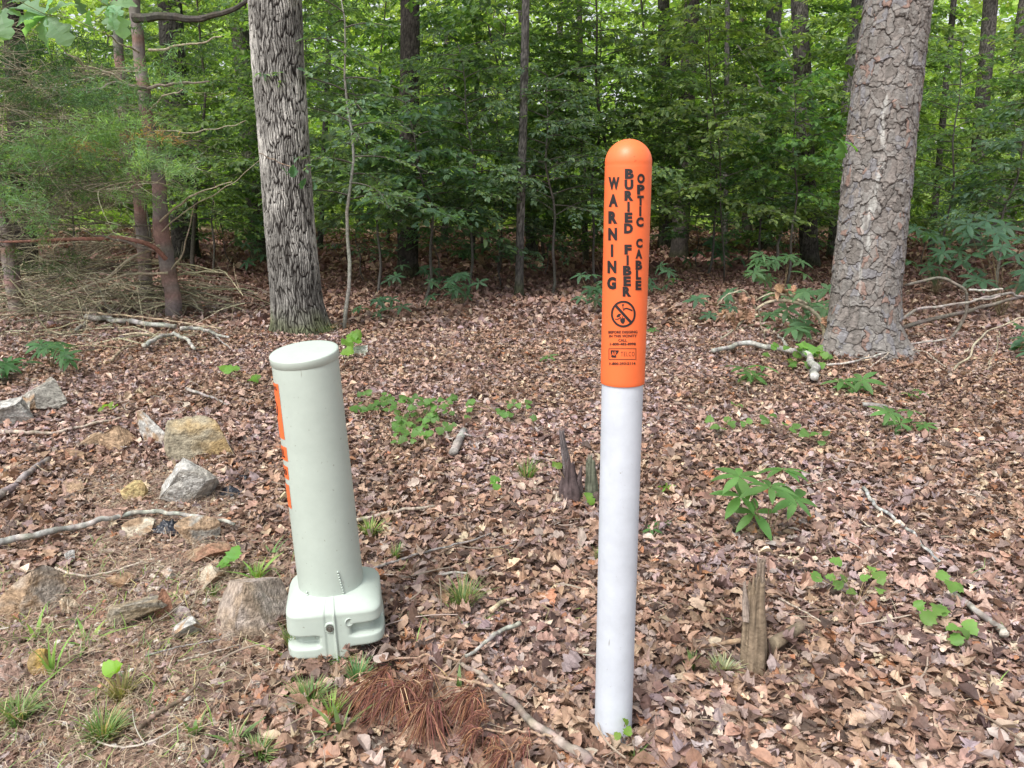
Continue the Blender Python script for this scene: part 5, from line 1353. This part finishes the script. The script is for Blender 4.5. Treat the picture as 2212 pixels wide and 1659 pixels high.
for (lab, base, box_, n, ll, col) in [
 ('palmate undergrowth clump at the foot of the dark left of centre trunk', (905, 640), (830, 560, 960, 615), 9, 0.15, DG),
 ('palmate undergrowth clump left of the central mottled trunk', (1000, 665), (930, 590, 1060, 650), 14, 0.15, DG),
 ('low palmate clump between big oak and dark trunk', (820, 690), (770, 640, 880, 675), 8, 0.14, DG),
 ('palmate clump left of the orange sleeve at mid height', (1285, 680), (1250, 585, 1305, 650), 8, 0.15, DG),
 ('palmate clump behind the right of the orange sleeve', (1430, 640), (1400, 560, 1460, 625), 7, 0.15, DG),
 ('bright palmate shrub left of the pale oak', (470, 575), (425, 470, 560, 520), 12, 0.20, (0.10, 0.20, 0.10)),
 ('low palmate shrub touching the left of the pale oak', (555, 590), (510, 500, 585, 570), 8, 0.18, DG),
 ('tall palmate shrub standing over the arching branch', (1690, 660), (1620, 535, 1740, 610), 16, 0.17, (0.10, 0.20, 0.09)),
 ('palmate shrub against the left flank of the big pine', (1730, 735), (1660, 620, 1800, 720), 22, 0.16, (0.09, 0.18, 0.085)),
 ('palmate sprays just left of the bowed stem foot', (1600, 690), (1500, 630, 1600, 690), 7, 0.15, DG),
 ('wide dark palmate thicket right of the big pine', (2020, 640), (1960, 480, 2090, 600), 26, 0.19, DG),
 ('dark palmate thicket at the right edge', (2160, 690), (2090, 470, 2240, 620), 26, 0.19, (0.08, 0.165, 0.10)),
 ('low dark plant at the right edge by the litter', (2205, 770), (2180, 700, 2230, 760), 8, 0.15, DG),
 ('green leafy shrub under the left brush', (110, 795), (60, 738, 150, 780), 12, 0.12, (0.065, 0.16, 0.06)),
 ('small green shrub at the left edge under the brush', (20, 815), (-20, 782, 60, 800), 7, 0.12, (0.065, 0.16, 0.06)),
 ('dim palmate clump far behind the central stems', (1060, 590), (980, 520, 1120, 560), 12, 0.2, DG),
 ('dim palmate clump behind the pole trunk', (1540, 590), (1480, 520, 1600, 570), 10, 0.2, DG)]:
    wh = [(box_[0] + (box_[2] - box_[0]) * rng.random(), box_[1] + (box_[3] - box_[1]) * rng.random()) for _ in range(n)]
    palmate(lab, base, wh, ll, col, 'palmate_shrub', spread_y=0.35, group='low palmate shrubs under the trees')
def vine(lab, leaves, size, col, base=None, temps=HEART, name='vine_seedling', cat='plant', group='small vine seedlings'):
    b = G(*(base or (sum(l[0] for l in leaves) / len(leaves), max(l[1] for l in leaves) + 8)))
    root = thing(name, b, lab, cat, group); sb = MB(); lb = MB()
    for (px, py) in leaves:
        p = At(px, py, b[1] + rng.normal() * 0.05)
        g_ = G(px, py)
        if p[2] < gz(p[0], p[1]) + 0.02 or abs(g_[1] - b[1]) < 0.3: p = G(px, py, 0.045 + 0.05 * rng.random())
        sb.tube(smooth([b + np.array([0, 0, 0.005]), (b + p) / 2 + np.array([0, 0, 0.02]), p], 8), 0.0012, 4, (0.3, 0.22, 0.13))
        n_ = np.array([rng.normal() * 0.35, -0.55 + rng.normal() * 0.3, 1.0]); n_ /= np.linalg.norm(n_)
        a = rng.random() * 2 * PI; d = np.array([math.cos(a), math.sin(a), 0]); d -= n_ * np.dot(d, n_); d /= np.linalg.norm(d); x = np.cross(d, n_)
        tv, tf = temps[rng.integers(0, len(temps))]; L = size * (0.75 + 0.5 * rng.random())
        lb.add(p + (tv[:, :1] * x + (tv[:, 1:2] - 0.4) * d + tv[:, 2:] * n_) * L, tf, jitcol(col, 1, 0.22)[0])
    build(sb, 'stems', 'twig', root, True); build(lb, 'leaves', 'foliage', root, True)
VG = (0.17, 0.32, 0.08)
vine('widest bright vine seedling at lower right', [(1808, 1214), (1763, 1246), (1796, 1248), (1811, 1264), (1841, 1279), (1868, 1249), (1900, 1246), (1900, 1274), (1883, 1229), (1822, 1250)], 0.048, VG, (1850, 1312))
vine('vine seedling under the tip of the slender pale branch', [(2036, 1244), (2055, 1264), (2070, 1269)], 0.05, VG)
vine('vine seedling left of the bark strip', [(2005, 1334), (2025, 1314), (2035, 1318), (1985, 1306)], 0.05, VG)
vine('vine seedling nearest the lower right corner', [(2058, 1356), (2095, 1353), (2066, 1381), (2085, 1369)], 0.05, VG)
MGV = (0.13, 0.26, 0.07)
def rnd(x0, y0, x1, y1, n): return [(x0 + (x1 - x0) * rng.random(), y0 + (y1 - y0) * rng.random()) for _ in range(n)]
vine('patch of ground vine just right of the pedestal tube top', rnd(762, 845, 850, 890, 26), 0.05, MGV, (810, 880))
vine('broad patch of ground vine right of the pedestal', rnd(850, 855, 985, 935, 60), 0.05, MGV, (920, 915))
vine('sparse ground vine between pedestal and post', rnd(990, 865, 1170, 905, 22), 0.045, MGV, (1080, 895))
vine('low vine tendril along the front of the ground vine patch', rnd(850, 920, 930, 955, 14), 0.05, MGV, (890, 950))
vine('ground vine left of the seedlings in the right middle', [(1586, 873), (1600, 876), (1531, 906), (1571, 906), (1546, 923), (1560, 926), (1580, 915)], 0.05, MGV, (1560, 930))
vine('ground vine trailing toward the middle right', [(1618, 910), (1605, 915), (1648, 903), (1671, 898), (1655, 910), (1695, 916), (1720, 921), (1712, 930), (1738, 936), (1760, 938), (1784, 936), (1775, 956)], 0.055, MGV, (1690, 940))
vine('vine leaves climbing round the knotted branch', rnd(1640, 745, 1790, 790, 24), 0.08, (0.13, 0.27, 0.06), (1710, 790))
vine('bright vine leaves by the foot of the pale oak', [(760, 730), (770, 724), (745, 738), (755, 745), (768, 735), (752, 760)], 0.10, (0.16, 0.32, 0.05), (752, 770))
vine('pair of small yellow green sprigs left of the pedestal cap', [(484, 795), (494, 798), (508, 797), (545, 820), (552, 816)], 0.08, (0.15, 0.3, 0.05), (500, 808))
vine('tiny yellow green sprig above the square tan block', [(225, 878), (240, 874), (218, 884), (246, 878)], 0.05, (0.2, 0.34, 0.06), (232, 888))
vine('single bright leaf on the tip of the grey wedge rock', [(121, 842)], 0.06, (0.2, 0.36, 0.06), (121, 850))
vine('clover like sprig left of the pedestal near the long branch', [(498, 1205), (506, 1196), (488, 1222), (480, 1217)], 0.055, (0.14, 0.3, 0.06), (496, 1232))
vine('round bright leaf standing alone in the bottom left soil', [(238, 1443), (246, 1452)], 0.055, (0.22, 0.42, 0.05), (238, 1478))
vine('leafy sprig at the foot of the white post', [(1340, 1570), (1352, 1560), (1334, 1590), (1356, 1580)], 0.024, (0.2, 0.36, 0.06), (1344, 1600))
vine('small leaves on the litter in front of the rotten stump', [(1270, 1072), (1276, 1082), (1198, 1003), (1206, 1006)], 0.05, (0.17, 0.3, 0.06), (1240, 1094))
vine('tiny sprig below the knobbly log piece', [(1064, 1042), (1072, 1052), (1068, 1036)], 0.045, (0.14, 0.3, 0.06), (1068, 1058))

# ------------------------------------------------------------------ grass
def tuft(lab, px, py, wpx, hpx, n, col, name='grass_tuft', wid=0.0022, group='grass tufts', spread=1.0, lay=0.5, cat='grass'):
    b = G(px, py); n = int(n * 1.3); wpx *= 1.25; hpx *= 1.15; R_ = pxr(b, wpx / 2); Hh = hpx / FPX * depth(b); mb = MB()
    for k in range(n):
        a = rng.random() * 2 * PI; r = R_ * 0.30 * rng.random(); o = b + np.array([math.cos(a) * r, math.sin(a) * r, -0.004])
        L = Hh * (0.55 + 0.7 * rng.random()); ln = lay * (0.3 + 1.2 * rng.random()) * R_ / max(Hh, 1e-3) * spread
        t = np.linspace(0, 1, 6)
        a2 = a + rng.normal() * 0.5
        d = np.array([math.cos(a2), math.sin(a2), 0]); s_ = np.array([-d[1], d[0], 0])
        c = o + d * (L * ln * (0.4 * t + 0.9 * t * t))[:, None] + np.array([0, 0, 1.0]) * (L * (t - 0.42 * min(1.2, ln) * t * t))[:, None]
        w = wid * (0.6 + 0.8 * rng.random()) * (1 - t ** 2 * 0.92)
        V = np.empty((12, 3)); V[0::2] = c - s_ * w[:, None]; V[1::2] = c + s_ * w[:, None] + np.array([0, 0, 0.0004])
        mb.add(V, np.array([(2 * i, 2 * i + 1, 2 * i + 3, 2 * i + 2) for i in range(5)]), jitcol(col if rng.random() < 0.8 else (0.42, 0.34, 0.18), 1, 0.25, 0.1)[0])
    tag(build(mb, name, 'grass', origin=b), lab, cat, group)
GG, GL, GW = (0.19, 0.29, 0.11), (0.26, 0.42, 0.11), (0.38, 0.42, 0.26)
for a in [
 ('big green grass tuft near the bottom left', 225, 1600, 110, 60, 170, GG), ('dry grass tuft above the big bottom left tuft', 262, 1510, 90, 50, 90, (0.30, 0.28, 0.13)),
 ('grass tuft hugging the left foot of the pedestal base', 634, 1405, 60, 56, 130, GG), ('green grass tuft below the pedestal base', 668, 1530, 100, 55, 140, GG),
 ('bluish grass tuft left of the fallen needles', 772, 1480, 70, 50, 120, (0.14, 0.28, 0.12)), ('arched grass tuft in the centre foreground', 1000, 1315, 100, 58, 150, (0.17, 0.25, 0.09)),
 ('bright grass tuft right of the pedestal tube foot', 800, 1160, 60, 36, 90, GL), ('small grass tuft right of the pedestal base top', 855, 1212, 40, 34, 50, GG),
 ('light grass tuft below the knobbly log piece', 1138, 1038, 70, 44, 70, (0.15, 0.26, 0.07)), ('pale whitish grass tuft left of the split stub', 1562, 1462, 70, 40, 150, GW),
 ('small green grass tuft left of the pale whitish one', 1490, 1448, 44, 36, 60, GG), ('grass blades at the lower edge under the pedestal', 560, 1640, 90, 44, 90, GG),
 ('grass clump at the bottom left corner', 40, 1560, 110, 60, 110, GG), ('tall loose grass at the left of the fallen needles', 720, 1560, 60, 60, 50, GL),
 ('yellow green grass under the seam of the pedestal', 740, 1432, 70, 30, 60, GL), ('wispy grass beside the biggest rock', 555, 1255, 50, 40, 40, GL),
 ('tiny grass tuft above the biggest rock', 461, 1288, 30, 26, 40, GG), ('mossy grass around the pale oak foot', 690, 722, 90, 26, 60, (0.13, 0.2, 0.06)),
 ('thin grass at the lower right of the needles', 1372, 1640, 60, 36, 40, GG), ('fine grass near the ground vine at right', 1290, 1215, 30, 34, 24, GG)]:
    tuft(*a)
def weed(lab, px, py, wpx, hpx, n, col): tuft(lab, px, py, wpx, hpx, n, col, 'broad_weed', 0.0065, 'broad bladed weeds', 1.3, 0.8, 'weed')
for a in [
 ('broad bladed weed below the left edge boulder', 80, 1378, 60, 46, 6, GL), ('broad bladed weed under the olive rock', 188, 1392, 80, 36, 6, GL), ('tall thin weed beside the mustard stone', 112, 1462, 40, 90, 6, GL),
 ('bright weed between the biggest rock and pedestal tube', 556, 1258, 60, 50, 7, GL), ('weed with wide blades in the bottom left grass', 508, 1615, 60, 60, 9, GG), ('wide leaf weed above the bottom edge', 420, 1588, 60, 46, 7, GG),
 ('curved weed blades by the lower pedestal', 650, 1440, 110, 26, 6, GL), ('long weed blades left of the needle bunches', 735, 1590, 90, 70, 10, GG), ('single long blade over the needle bunches', 990, 1500, 60, 50, 3, GG),
 ('curved green blade below the centre grass tuft', 1030, 1352, 90, 20, 3, GG), ('sparse weed in the grass at the bottom left corner', 60, 1520, 110, 40, 6, GL), ('low weed at the left of the pedestal foot', 590, 1205, 60, 30, 6, GG)]:
    weed(*a)
# stray single blades among the debris
mb = MB(); x, y = wedge(1.0, 2.9, 330); b_ = bare(x, y); k = rng.random(len(x)) < (0.06 + 0.94 * b_) * (vnoise(x * 4, y * 4, 44) > 0.45); x = x[k]; y = y[k]; n = len(x)
L = 0.03 + 0.06 * rng.random(n)
inst(mb, need, np.stack([x, y, gz(x, y) + 0.01], 1), rotm(rng.random(n) * 2 * PI, 0.3 + 0.7 * rng.random(n), rng.normal(size=n) * 0.3), np.stack([0.0025 + 0.001 * rng.random(n), L, L], 1), pal([GG, GL, (0.4, 0.36, 0.18)], [3, 1.5, 2], n, 0.25))
tag(build(mb, 'short_grass', 'grass'), 'sparse short green blades sprouting through the bare soil', 'grass', kind='stuff')
